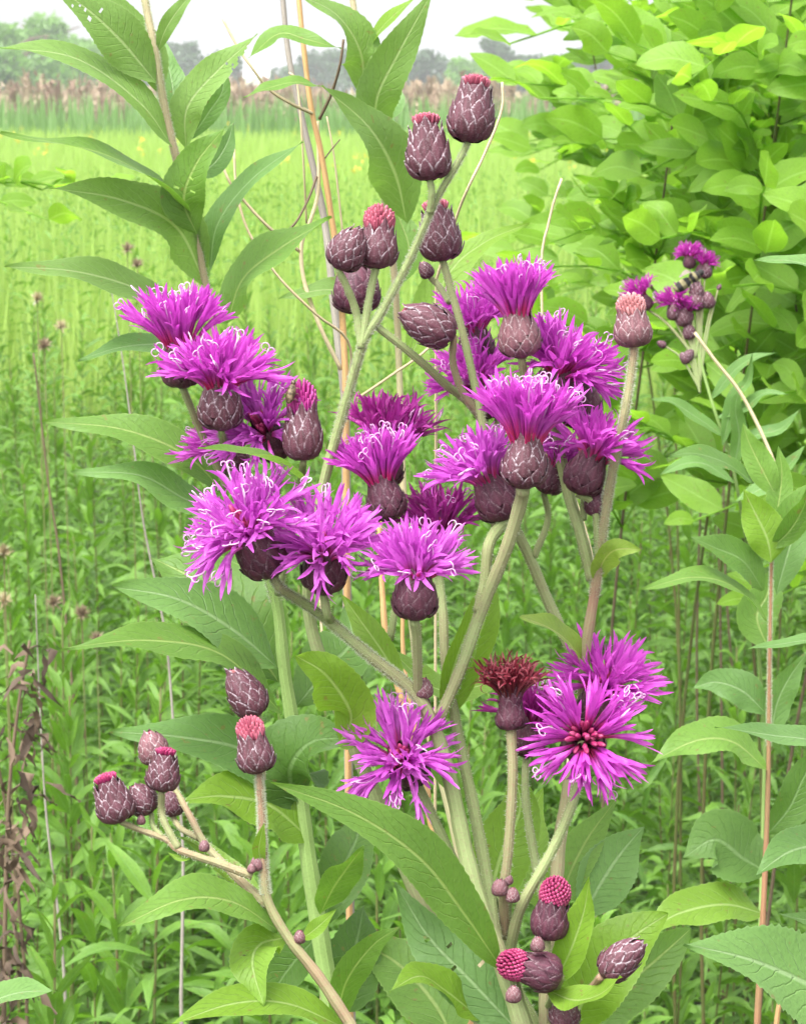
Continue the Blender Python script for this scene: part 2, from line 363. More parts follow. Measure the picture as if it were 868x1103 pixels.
def make_head(root, neck_px, d, ang, tilt, opn, scale=1., nf=34, mat='floret', bract='bract_dark', styles=.45, spread=.7, kind='open', label=None, inner=.07, seed=None, lng=1.):
    rs = random.Random(seed if seed is not None else int(neck_px[0]*7+neck_px[1]))
    ax = axis(ang, tilt); H = .0120*scale; base = P(*neck_px, d) - ax*H*.97
    q = Vector(ax).to_track_quat('Z','Y')
    mb, ms, mi = MB(), MB(), MB(); h = .0120
    if kind == 'wither':
        for i in range(46):
            t = (i+.5)/46; r = .0030*math.sqrt(t); a = i*2.39996
            floret(mb, None, (r*math.cos(a), r*math.sin(a), h*.80), a, .05+t*.25, .15+t*1.0, .0095*rs.uniform(.8,1.15), .0052, 2.4, rs, False, .62)
    elif kind == 'button':
        for i in range(60):
            t = (i+.5)/60; r = .0036*math.sqrt(t); a = i*2.39996
            floret(mb, None, (r*math.cos(a), r*math.sin(a), h*.80), a, .02+t*.15, .1+t*.30, .0085*rs.uniform(.9,1.1)*(1-.12*t), 0, 0, rs, False, 1., True)
    else:
        nf = int(nf*1.3)
        for i in range(nf):
            t = (i+.5)/nf; r = .0032*math.sqrt(t); a = i*2.39996 + rs.uniform(-.4,.4)
            l1 = (R(5) + R(102)*opn*t**.95) * rs.uniform(.66,1.22)
            tl = .0102*rs.uniform(.72,1.18)*(.88+.14*t)*lng; closed = t < inner
            if closed: tl *= rs.uniform(.5,.95); l1 += rs.uniform(-.2,.3)
            floret(mi if closed else mb, ms, (r*math.cos(a), r*math.sin(a), h*.82), a, l1*.25, l1, tl, .0066, spread*1.15, rs, rs.random() < styles*.75, rs.uniform(.85,1.2), closed)
    me = mb.mesh('flower_head', M[mat])
    o = obj('flower_head', me, root); o.location = Vector(base) - root.location; o.rotation_mode = 'QUATERNION'; o.rotation_quaternion = q; o.scale = (scale,)*3
    if label: o['label'] = label
    iv = obj('involucre', involucre_mb(h, URN if kind != 'wither' else URN_NECK, seed=rs.randint(0,999)).mesh('involucre', M[bract]), o); iv.scale = (.88,.88,1)
    if mi.v: obj('unopened_florets', mi.mesh('unopened_florets', M['pink_hot']), o)
    if ms.v: obj('style_curls', ms.mesh('style_curls', M['style']), o)
    return base

def make_bud(root, base_px, top_px, d, kind='pink', tilt=0, bract='bract', tip='pink', w=1., seed=None, label=None):
    rs = random.Random(int(base_px[0]*3+base_px[1]))
    b = P(*base_px, d); t = P(*top_px, d); L = np.linalg.norm(t-b); ax = nrm(nrm(t-b)*math.cos(R(tilt)) - VIEW*math.sin(R(tilt)))
    L = L/max(.35, math.cos(R(tilt)))
    ball = kind == 'ball'; kind = 'button' if ball else kind
    prof = {'pink':URN_BUD, 'closed':URN_CLOSED, 'button':URN_NECK}[kind]
    if kind == 'button': mb = involucre_mb(1, prof, n=36, z1=.38, L=.33, W=.175, seed=rs.randint(0,999), core=.62)
    elif kind == 'closed': mb = involucre_mb(1, prof, n=48, z1=.74, L=.33, W=.175, seed=rs.randint(0,999), core=.96)
    else: mb = involucre_mb(1, prof, n=46, z1=.56, L=.35, W=.150, seed=rs.randint(0,999), core=.86)
    o = obj('flower_bud', mb.mesh('flower_bud', M[bract]), root)
    o.location = Vector(b) - root.location; o.rotation_mode = 'QUATERNION'; o.rotation_quaternion = Vector(ax).to_track_quat('Z','Y')
    o.scale = (L*w*.9, L*w*.9, L*.97)
    if label: o['label'] = label
    cb = MB(); K = {'pink':46,'closed':14,'button':80}[kind]
    R0 = {'pink':.205,'closed':.10,'button':.30}[kind]; zt = {'pink':1.0,'closed':.99,'button':.95}[kind]; zb = {'pink':.74,'closed':.84,'button':.56}[kind]
    if ball: K, R0, zt, zb = 150, .33, .98, .40
    for i in range(K):                                      # packed petal tips, a dome of small pointed scales
        s = math.sqrt((i+.5)/K); a = i*2.39996
        th = s*(1.9 if kind == 'button' else 1.2)
        rr = R0*math.sin(th)/(1 if kind=='button' else math.sin(1.2)); hh = (zt-zb)*(.35 if kind!='button' else .5)
        c0 = np.array([rr*.75*math.cos(a), rr*.75*math.sin(a), zt - hh*(1-math.cos(th)) - (zt-zb)*.5])
        c1 = np.array([rr*math.cos(a), rr*math.sin(a), zt - hh*(1-math.cos(th))])
        k_ = (.042 if ball else .045) if kind=='button' else .036; dn = nrm(np.array([math.sin(th)*math.cos(a), math.sin(th)*math.sin(a), math.cos(th)]))
        if ball: c1 = np.array([0,0,.72]) + np.array([.33,.33,.26])*np.array([math.sin(th*1.05)*math.cos(a), math.sin(th*1.05)*math.sin(a), math.cos(th*1.05)]); c0 = c1 - dn*.05
        c1 = c1 + dn*.02; c2 = c1 + dn*k_*(rs.uniform(.1,.5) if ball else rs.uniform(.3,.8))
        tube(cb, np.array([c0, (c0+c1)/2, c1, c2]), [k_*.5,k_*.9,k_*.8,k_*.25], 6, rs.random(), .3, 1.)
    t_ = obj('bud_tip', cb.mesh('bud_tip', M[tip]), o)
    return b

def stem(root, pts, r0, r1, mat='stem', hairs=True, ground=False, name='stem', n=None, sides=10):
    """pts: world points or (px,py,d); r in px at .7 m"""
    w = [np.asarray(p, float) if isinstance(p, np.ndarray) else P(*p) for p in pts]
    k = .70/F*.83; n = n or max(10, 6*len(w))
    c = catmull(w, n)
    r = np.linspace(r0*k, r1*k, n)
    if ground:
        e = c[-1]; g = root.location; L = 10; q = np.linspace(0,1,L+1)[1:,None]
        tail = e*(1-q) + np.array([g.x, g.y, -.01])*q
        tail[:, :2] = e[:2] + (np.array([g.x,g.y])-e[:2])*(q**1.3)
        c = np.vstack([c, tail]); r = np.concatenate([r, np.full(L, r1*k)*np.linspace(1,1.3,L)])
    r = r*(1+.04*np.sin(np.arange(len(r))*1.3+r0))
    mb = MB(); tube(mb, c, r, sides)
    if hairs: hairy(mb, c, r)
    return part(root, name, mb, M[mat])
def knob(root, px, py, d, rpx, mat='bract'):
    b = (px, py+rpx); t = (px, py-rpx*1.1)
    return make_bud(root, b, t, d, 'closed', bract=mat, tip='pink', w=1.1)

GI = 'tall ironweeds standing close together'
# ================================================================== A: central ironweed
A = thing('ironweed', 'tall central ironweed whose fuzzy stem ends in the two highest purple scaly buds', 'wildflower', (.030,.72,0), GI)
buds = {}
b1 = make_bud(A, (504,153), (514,80), .69, 'pink', w=1.02)
b2 = make_bud(A, (463,194), (458,121), .69, 'pink', w=1.0)
b3 = make_bud(A, (477,281), (468,214), .71, 'pink', w=1.02)
b4 = make_bud(A, (405,289), (410,216), .70, 'button', w=.78)
b5 = make_bud(A, (364,290), (386,246), .695, 'closed', w=1.0, bract='bract')
b6 = make_bud(A, (385,338), (383,284), .725, 'closed', w=1.15, bract='bract_dark', tip='pink')
b7 = make_bud(A, (463,299), (454,282), .72, 'closed', w=1.0)
b8 = make_bud(A, (489,362), (432,336), .70, 'closed', w=.85, tilt=10)
h1 = make_head(A, (557,338), .70, -6, 8, .40, 1.0, 40, lng=1.02, bract='bract_pale', styles=.5, spread=.35)
h2 = make_head(A, (510,352), .735, -8, 15, .70, .9, 32, styles=.3)
h3 = make_head(A, (512,412), .73, -35, 15, .85, .95, 32, styles=.35)
h5 = make_head(A, (567,475), .685, 4, 4, .46, 1.06, 46, lng=1.2, styles=.75, spread=.5, bract='bract')
h6 = make_head(A, (524,515), .705, -26, 6, .80, 1.05, 34, styles=.25, mat='floret_pale')
h6b = make_head(A, (600,500), .725, 25, 10, .8, .75, 24, styles=.2)
h13 = make_head(A, (267,574), .685, -32, 26, .98, 1.16, 46, styles=.8, mat='floret_pale', spread=.6, inner=.16)
h14 = make_head(A, (350,592), .69, 4, 34, .92, 1.08, 40, styles=.2, mat='floret_pale', spread=.6, inner=.16)
h15 = make_head(A, (448,618), .685, 2, 5, .88, 1.04, 38, styles=.25, mat='floret_pale', spread=.6)
h16 = make_head(A, (473,576), .725, 2, 5, .65, .85, 28, lng=1.4, styles=.2, mat='floret_fade')
h11 = make_head(A, (410,518), .71, -14, 6, .42, .95, 42, lng=1.1, styles=.65, spread=.4)
h12 = make_head(A, (418,482), .735, 10, 8, .60, .95, 30, lng=1.3, styles=.3, mat='floret_fade')
h17 = make_head(A, (432,816), .70, -30, 58, 1.0, 1.02, 44, styles=.35, mat='floret_pale', inner=.18, spread=.55)
knob(A, 456, 742, .70, 11, 'bract_pale'); knob(A, 459, 757, .702, 5, 'bract')
J4 = (392,368,.70)
stem(A, [b1,(496,170,.69),(470,215,.692),(440,282,.697),(410,338,.70),J4,(372,435,.705),(350,515,.71),(334,590,.715),(333,660,.72),(347,715,.72),(378,795,.72),(408,866,.72),(455,975,.72),(522,1105,.72)], 3.8, 12.5, ground=True)
stem(A, [b2,(465,208,.69),(463,228,.692)], 4.5, 5)
stem(A, [b4,(402,300,.70),(396,330,.70),(390,372,.70)], 5, 6)
stem(A, [b5,(374,310,.697),(384,338,.70),(390,375,.70)], 4.5, 6)
stem(A, [b6,(386,350,.72),(391,375,.705)], 4, 5)
stem(A, [b3,(488,320,.71),(500,365,.71),(516,438,.712),(530,520,.715),(534,575,.715)], 5, 6)
stem(A, [b7,(472,307,.72),(484,325,.713)], 4, 4.5)
stem(A, [b8,(488,392,.705),(500,425,.71),(520,450,.715)], 4.5, 5.5, 'stem_red')
stem(A, [(404,350,.701),(447,384,.705),(480,414,.712),(512,442,.72),(540,500,.725),(552,560,.73),(570,600,.73),(598,665,.73),(622,712,.725)], 5, 8)
stem(A, [h1,(566,430,.71),(560,500,.725),(551,570,.722)], 5.5, 6)
stem(A, [h2,(519,430,.735),(530,500,.73)], 4, 5)
stem(A, [h3,(537,470,.73),(545,520,.73)], 4, 5)
stem(A, [h6b,(590,560,.73),(575,600,.73)], 4, 5)
J3 = (471,779,.70)
stem(A, [h5,(561,540,.69),(545,592,.695),(518,658,.70),(497,718,.70),J3], 9, 7.5)
stem(A, [h6,(527,585,.70),(522,625,.70),(514,660,.70)], 8, 6.5)
stem(A, [h13,(300,632,.69),(345,662,.70),(400,708,.70),(445,745,.70),(470,790,.70),(487,850,.70),(503,925,.70),(520,985,.70),(545,1050,.70),(563,1105,.70)], 5.5, 13.5, ground=True)
stem(A, [h14,(352,660,.695),(356,668,.70)], 6, 6)
stem(A, [h15,(449,690,.69),(450,748,.70)], 6.5, 6.5)
stem(A, [h16,(477,660,.72),(480,715,.715),(495,800,.71),(510,870,.71),(524,945,.71),(535,1020,.705)], 6, 9)
stem(A, [h11,(424,560,.72),(430,620,.72),(420,690,.72)], 4.5, 5)
stem(A, [h12,(432,540,.73),(440,600,.73)], 4, 5)
stem(A, [h17,(470,888,.705),(492,935,.705),(512,975,.702)], 6.5, 6.5)
knob(A, 538, 957, .70, 9, 'bract_pale'); knob(A, 552, 965, .70, 8, 'bract_pale'); knob(A, 547, 948, .703, 6, 'bract_pale')
# leaves of A
add_leaf(A, [(436,742),(412,702),(388,668),(368,640)], 27, .705, .72, 'leaf_bright', nh=(-.5,-.7,.4), fold=.3)
add_leaf(A, [(366,800),(378,770),(352,728),(318,706)][::1], 50, .71, .68, 'leaf_bright', nh=(-.3,-.8,.5), shape=2, fold=.15, rnd=.3)
add_leaf(A, [(472,780),(488,720),(512,655),(530,610)], 26, .705, .71, 'leaf_bright', nh=(.5,-.7,.2), fold=.35)
add_leaf(A, [(478,776),(505,712),(527,650),(533,600)], 24, .71, .72, 'leaf_bright', nh=(.8,-.5,.2), fold=.3)
add_leaf(A, [(541,1045),(500,985),(452,925),(380,876),(290,843)], 56, .70, .64, 'leaf', nh=(.1,-.75,.65), fold=.14, wave=.03, nv=90, rnd=.45)
add_leaf(A, [(566,1120),(510,1060),(462,1010),(425,950)], 58, .71, .72, 'leaf_blue', nh=(-.2,-.8,.5), holes=((30,2),(30,3),(31,2),(36,5),(42,3),(25,6)), fold=.1)
add_leaf(A, [(520,1100),(480,1068),(452,1052),(420,1068)], 34, .715, .69, 'leaf_bright', nh=(0,-.5,.8))
add_leaf(A, [(330,520),(300,500),(262,488),(213,483)], 20, .70, .66, 'leaf', nh=(-.1,-.5,.85), fold=.4)
add_leaf(A, [(520,1000),(538,925),(560,870),(548,820)], 62, .73, .75, 'leaf_bright', nh=(.1,-.8,.3), fold=.12)
add_leaf(A, [(500,860),(478,830),(470,800),(468,770)], 26, .74, .74, 'leaf', nh=(.2,-.8,.3))
add_leaf(A, [(420,700),(470,742),(520,738),(560,722)], 30, .76, .80, 'leaf_bright', nh=(0,-.6,.8))
add_leaf(A, [(490,1130),(470,1085),(430,1040),(378,1010)], 60, .76, .80, 'leaf', nh=(0,-.7,.7))

# ================================================================== B: right ironweed
B = thing('ironweed', 'right hand ironweed with a lone dusty pink bud and a crimson centred bloom', 'wildflower', (.042,.745,0), GI)
b9 = make_bud(B, (683,374), (678,312), .70, 'button', w=.85, tip='pink_pale', bract='bract_pale')
h4 = make_head(B, (606,398), .712, 26, 24, .90, 1.08, 42, styles=.45, spread=.55, inner=.16)
h7 = make_head(B, (640,490), .708, 24, 10, .85, .98, 36, styles=.25, spread=.55)
bb = make_bud(B, (628,462), (622,405), .725, 'closed', bract='bract_dark')
bs = make_bud(B, (646,556), (640,524), .712, 'closed', w=1.1, bract='bract_dark')
h20 = make_head(B, (652,738), .722, 14, 30, .95, 1.05, 34, styles=.15, spread=.45, mat='floret', inner=.16)
h19 = make_head(B, (630,795), .698, 0, 76, 1.0, 1.04, 46, styles=.5, spread=.34, mat='floret', inner=.36, seed=21)
h18 = make_head(B, (549,745), .70, -2, 4, .6, .88, kind='wither', mat='floret_wither', bract='bract_dark', label='withered dark red flower head')
h21 = make_head(B, (572,778), .735, 8, 10, .8, .85, 26, styles=.3, mat='floret_fade')
ba = make_bud(B, (589,1012), (601,941), .70, 'ball', w=.74, tip='pink_hot', tilt=8, bract='bract_dark')
bB = make_bud(B, (604,1052), (533,1033), .695, 'ball', w=.74, tip='pink_hot', tilt=8, bract='bract_dark')
bC = make_bud(B, (648,1052), (692,1015), .69, 'closed', w=.80, tip='pink_hot', bract='bract')
bD = make_bud(B, (607,1108), (609,1074), .70, 'closed', w=1.2)
knob(B, 553, 1072, .69, 9, 'bract_pale'); knob(B, 579, 1018, .69, 8, 'bract_pale')
stem(B, [b9,(679,408,.70),(672,450,.70),(660,505,.705),(650,565,.71),(640,640,.715),(630,705,.72),(626,780,.73),(612,850,.73),(603,905,.725),(599,950,.72),(590,1010,.715),(588,1105,.71)], 5.2, 10.5, 'stem_red', ground=True)
stem(B, [h4,(598,470,.72),(613,534,.72),(624,570,.715),(638,625,.715)], 8, 8)
stem(B, [h7,(640,545,.71),(645,600,.712)], 5, 6)
stem(B, [bb,(630,500,.72),(628,560,.716)], 4, 5)
stem(B, [bs,(646,590,.713)], 4, 4)
stem(B, [h20,(646,800,.725),(620,850,.73)], 6, 7)
stem(B, [h19,(622,845,.715),(612,878,.71),(590,925,.705),(560,980,.705),(548,1030,.71)], 6, 8)
stem(B, [h18,(552,840,.70),(547,920,.702),(542,965,.705),(545,1010,.71)], 7, 6.5, 'stem_red')
stem(B, [h21,(566,860,.73),(575,920,.725),(590,990,.72)], 5, 7)
stem(B, [ba,(589,1030,.70),(588,1060,.71)], 5, 6)
stem(B, [bB,(600,1064,.70),(590,1085,.71)], 5, 5)
stem(B, [bC,(636,1066,.70),(610,1085,.705),(590,1108,.71)], 5.5, 6, 'stem_red')
stem(B, [(543,960,.71),(541,1000,.715),(550,1060,.715),(575,1110,.715)], 13, 14)
add_leaf(B, [(628,716),(612,692),(590,676),(560,664)], 26, .72, .70, 'leaf_olive', nh=(-.1,-.6,.75), shape=2, fold=.35, label='yellowing leaf with a brown tip')
add_leaf(B, [(643,625),(650,604),(664,592),(690,592)], 26, .715, .70, 'leaf_olive', nh=(.3,-.8,.2), shape=2, fold=.3)
add_leaf(B, [(594,1062),(612,1030),(628,985),(635,944)], 34, .705, .69, 'leaf_bright', nh=(-.4,-.8,.3), fold=.2)
add_leaf(B, [(590,1067),(618,1078),(645,1072),(669,1052)], 28, .70, .68, 'leaf_bright', nh=(.1,-.45,.85), fold=.2)
add_leaf(B, [(618,1110),(632,1070),(672,1018),(720,984)], 66, .715, .71, 'leaf_bright', nh=(-.2,-.8,.5), shape=2, fold=.12)
add_leaf(B, [(615,1120),(650,1080),(700,1040),(745,1000)], 52, .74, .76, 'leaf', nh=(.2,-.7,.6), shape=2)
add_leaf(B, [(628,990),(645,955),(668,920),(694,890)], 52, .73, .75, 'leaf_blue', nh=(.3,-.8,.5), fold=.1)
add_leaf(B, [(598,985),(610,950),(632,905),(666,858)], 40, .73, .75, 'leaf', nh=(-.3,-.8,.4), fold=.15)
add_leaf(B, [(596,985),(575,940),(570,890),(585,850)], 46, .75, .78, 'leaf_bright', nh=(-.3,-.8,.3))

# ================================================================== C: left rear ironweed
Cc = thing('ironweed', 'left hand broad leaved ironweed topped by flat violet blooms and a half open magenta bud', 'wildflower', (-.020,.80,0), GI)
h9 = make_head(Cc, (236,414), .71, -2, 10, .84, 1.06, 46, styles=.65, spread=.5, bract='bract')
h8 = make_head(Cc, (193,372), .725, -4, 10, .48, 1.0, 44, lng=1.2, styles=.5, spread=.35)
h10 = make_head(Cc, (283,462), .72, -38, 52, .96, .98, 36, styles=.15, mat='floret_pale', inner=.16)
h10b = make_head(Cc, (236,482), .74, -50, 10, .7, .8, 20, styles=.1)
bo = make_bud(Cc, (327,496), (324,404), .712, 'button', tip='magenta', w=.60, bract='bract', label='half open magenta bud')
stem(Cc, [h9,(242,482,.72),(258,530,.74),(280,590,.76),(298,650,.765),(306,720,.765),(318,800,.765),(326,880,.765),(342,990,.765),(362,1110,.765)], 4.5, 15, 'stem_green', ground=True)
stem(Cc, [h8,(206,440,.73),(222,478,.735),(245,525,.74)], 5, 5)
stem(Cc, [h10,(300,520,.74),(292,590,.755)], 4.5, 5)
stem(Cc, [h10b,(262,520,.745)], 4, 4)
stem(Cc, [bo,(322,530,.73),(310,590,.75),(300,640,.76)], 4.5, 6)
LC = [
 ([(245,535),(200,490),(130,462),(45,454)],36,.75,.74,'leaf',(0,-.6,.8)),
 ([(268,560),(205,540),(150,512),(76,508)],32,.755,.74,'leaf_blue',(0,-.6,.8)),
 ([(300,735),(255,670),(215,628),(162,600)],96,.77,.79,'leaf',(.2,-.8,.5)),
 ([(300,720),(250,678),(190,645),(120,632)],56,.765,.745,'leaf_blue',(.1,-.6,.8)),
 ([(305,770),(240,706),(160,690),(68,698)],40,.762,.72,'leaf',(0,-.5,.85)),
 ([(330,865),(270,812),(200,795),(118,788)],50,.765,.75,'leaf_blue',(0,-.6,.75)),
 ([(335,905),(290,868),(240,858),(196,862)],56,.765,.74,'leaf_bright',(0,-.6,.75)),
 ([(322,870),(312,830),(335,800),(378,795)],72,.765,.74,'leaf_dark',(.1,-.7,.6)),
 ([(345,1000),(372,930),(385,900),(392,860)],50,.77,.80,'leaf_dark',(.2,-.8,.4)),
 ([(352,1040),(372,1060),(385,1010),(392,975)],62,.775,.80,'leaf_dark',(.1,-.9,.2)),
 ([(362,1110),(372,1060),(400,1020),(432,998)],30,.76,.73,'leaf',(.3,-.7,.5)),
 ([(345,985),(360,955),(378,930),(392,912)],34,.76,.74,'leaf',(.4,-.7,.4)),
 ([(346,1005),(322,1030),(300,1060),(283,1100)],40,.78,.80,'leaf_dark',(-.3,-.8,.4)),
 ([(320,760),(352,720),(378,690),(372,650)],60,.79,.82,'leaf_dark',(.2,-.8,.4)),
]
for pts,w,d0,d1,m_,nh in LC: add_leaf(Cc, pts, w, d0, d1, m_, nh=nh, fold=.14)

# ================================================================== D: low bud cluster plant
D = thing('ironweed', 'low ironweed at lower left, reddish forked branch bearing only purple buds with pink tips', 'wildflower', (-.005,.70,0), GI)
l1 = make_bud(D, (130,886), (112,833), .68, 'pink', w=1.12, tip='pink_hot', bract='bract')
l2 = make_bud(D, (163,876), (143,847), .685, 'closed', w=1.15)
l3 = make_bud(D, (174,853), (179,805), .68, 'pink', w=1.15, tip='pink_hot')
l4 = make_bud(D, (170,824), (160,788), .70, 'closed', w=1.1, bract='bract_pale')
l5 = make_bud(D, (186,880), (184,852), .70, 'closed', w=1.1)
l6 = make_bud(D, (279,771), (249,722), .69, 'closed', w=.85, bract='bract', tip='pink_pale')
l7 = make_bud(D, (279,833), (266,768), .68, 'button', w=.78, tip='pink')
knob(D, 152, 884, .682, 5, 'bract_pale'); knob(D, 277, 931, .68, 8, 'bract_pale'); knob(D, 271, 936, .678, 5, 'bract_pale'); knob(D, 323, 1010, .68, 7, 'bract_pale'); knob(D, 220, 912, .68, 6, 'bract_pale')
JD = (289,972,.68)
stem(D, [l7,(282,880,.68),(284,935,.68),JD,(310,1010,.68),(345,1055,.68),(380,1108,.68)], 4.5, 8, 'stem_red', ground=True)
stem(D, [l6,(281,790,.692),(283,840,.688)], 4, 4.5)
stem(D, [l1,(150,894,.682),(180,905,.682),(193,916,.68),(234,930,.68),(272,944,.68)], 3.6, 6, 'stem_red')
stem(D, [l2,(165,890,.684),(175,902,.682)], 3, 3.5)
stem(D, [l3,(174,872,.682),(178,888,.681),(192,914,.68)], 4.5, 5)
stem(D, [l4,(188,850,.70),(205,880,.695),(222,911,.69),(255,945,.685),(289,976,.682)], 3.4, 6.5, 'stem_red')
stem(D, [l5,(195,893,.697),(214,903,.692)], 3.4, 4.5, 'stem_red')
add_leaf(D, [(284,936),(279,918),(281,902),(285,886)], 14, .68, .675, 'leaf_bright', nh=(0,-1,.1))
add_leaf(D, [(300,1003),(250,972),(195,970),(126,1000)], 40, .685, .65, 'leaf', nh=(0,-.55,.85), fold=.2, rnd=.9)
add_leaf(D, [(285,966),(250,940),(215,912),(190,900)], 20, .69, .70, 'leaf_bright', nh=(.2,-.7,.6))
add_leaf(D, [(308,1010),(280,1018),(272,1040),(284,1084)], 46, .685, .665, 'leaf_bright', nh=(-.3,-.8,.5), fold=.15, holes=((30,5),), rnd=.1)
add_leaf(D, [(324,1012),(336,1004),(350,992),(362,980)], 16, .68, .675, 'leaf_bright', nh=(-.3,-.8,.4))
add_leaf(D, [(372,1108),(310,1082),(250,1082),(180,1106)], 34, .685, .65, 'leaf_bright', nh=(0,-.5,.85), rnd=.2)
add_leaf(D, [(210,918),(200,925),(190,924),(180,918)], 6, .68, .68, 'leaf_bright')

# ================================================================== E, Fp: leafy stalks upper left / top centre
GL = 'leafy flowerless ironweed stalks'
E = thing('leafy_stalk', 'tall flowerless leafy stalk at upper left, tan stem with long drooping willow like leaves', 'plant', (-.045,.90,0), GL)
stem(E, [(150,-40,.84),(158,10,.84),(168,60,.84),(178,120,.845),(190,170,.85),(205,230,.86),(222,312,.87),(238,400,.88),(262,520,.89),(296,650,.9),(316,800,.9),(330,900,.9),(350,1010,.9)], 6, 9, 'stem_tan', ground=True)
LE = [
 ([(186,158),(150,110),(80,62),(-12,50)],34,.845,.82,'leaf_pale',(0,-.5,.9)),
 ([(168,88),(132,45),(95,10),(55,-18)],44,.84,.82,'leaf_pale',(-.3,-.7,.6)),
 ([(172,100),(160,60),(130,15),(100,-20)],38,.845,.84,'leaf_pale',(.3,-.8,.4)),
 ([(188,128),(186,95),(181,68),(176,42)],28,.855,.87,'leaf_blue',(.3,-.9,.1)),
 ([(170,55),(178,32),(192,10),(215,-16)],16,.84,.83,'leaf_pale',(.2,-.8,.5)),
 ([(203,245),(180,205),(110,165),(0,143)],28,.86,.82,'leaf',(0,-.35,.95)),
 ([(222,308),(190,245),(130,215),(54,202)],56,.87,.83,'leaf_pale',(.1,-.75,.6)),
 ([(200,345),(150,312),(80,292),(5,287)],36,.87,.84,'leaf_pale',(0,-.6,.75)),
 ([(212,252),(198,215),(212,175),(243,136)],46,.855,.84,'leaf',(-.1,-.8,.5)),
 ([(226,292),(235,240),(272,192),(326,152)],28,.87,.85,'leaf_blue',(-.2,-.6,.7)),
 ([(200,160),(202,115),(235,75),(278,36)],40,.855,.84,'leaf_pale',(-.2,-.8,.5)),
 ([(245,348),(262,300),(305,265),(358,234)],42,.875,.86,'leaf',(-.2,-.5,.8)),
 ([(232,372),(180,370),(130,374),(84,388)],24,.88,.85,'leaf_blue',(0,-.5,.85)),
 ([(205,150),(225,120),(240,95),(236,62)],20,.86,.86,'leaf_blue',(.4,-.8,.2)),
 ([(205,190),(228,178),(244,155),(252,130)],22,.87,.88,'leaf_blue',(.4,-.8,.2)),
 ([(225,300),(214,270),(226,240),(246,212)],22,.88,.89,'leaf',(.3,-.8,.2)),
]
for k,(pts,w,d0,d1,m_,nh) in enumerate(LE):
    add_leaf(E, pts, w, d0, d1, m_, nh=nh, fold=.18, holes=(((24,2),(25,5),(31,4)) if k==8 else ((40,2),(41,2),(44,3),(47,3),(38,5),(50,1)) if k==1 else ((57,7),(56,7),(56,6),(54,7),(51,7),(50,7),(50,6),(49,7),(46,6),(60,0),(59,0),(45,7),(44,4)) if k==10 else ()))
Fp = thing('leafy_stalk', 'flowerless leafy stalk at top centre behind the highest purple buds', 'plant', (-.005,1.0,0), GL)
stem(Fp, [(376,-30,.93),(388,60,.93),(396,120,.935),(412,200,.94),(425,300,.95),(430,400,.96),(436,560,.96),(452,740,.97),(490,900,.97),(520,1050,.97)], 5, 8, 'stem_tan', ground=True)
for pts,w,d0,d1,m_,nh in [
 ([(392,102),(388,55),(362,15),(318,-8)],38,.93,.90,'leaf_pale',(-.1,-.6,.7)),
 ([(412,162),(405,110),(430,55),(468,-14)],44,.935,.90,'leaf_pale',(.1,-.8,.4)),
 ([(390,62),(404,38),(425,15),(455,-8)],18,.93,.91,'leaf_bright',(0,-.6,.7)),
 ([(438,240),(425,185),(396,135),(346,92)],48,.945,.90,'leaf_pale',(-.2,-.7,.6)),
 ([(268,62),(300,36),(330,42),(368,52)],20,.93,.92,'leaf',(0,-.5,.8)),
 ([(344,92),(318,88),(290,94),(262,104)],14,.92,.91,'leaf',(0,-.4,.9)),
 ([(398,130),(420,110),(404,88),(394,62)],30,.95,.97,'leaf_blue',(.2,-.8,.2)),
 ([(425,310),(440,270),(430,235),(420,205)],30,.955,.97,'leaf',(.3,-.8,.2)),
 ([(432,345),(390,320),(350,312),(300,322)],26,.96,.94,'leaf_pale',(0,-.5,.8)),
 ([(436,400),(480,300),(520,262),(570,240)],30,.96,.98,'leaf_bright',(0,-.6,.8)),
]: add_leaf(Fp, pts, w, d0, d1, m_, nh=nh, fold=.16)

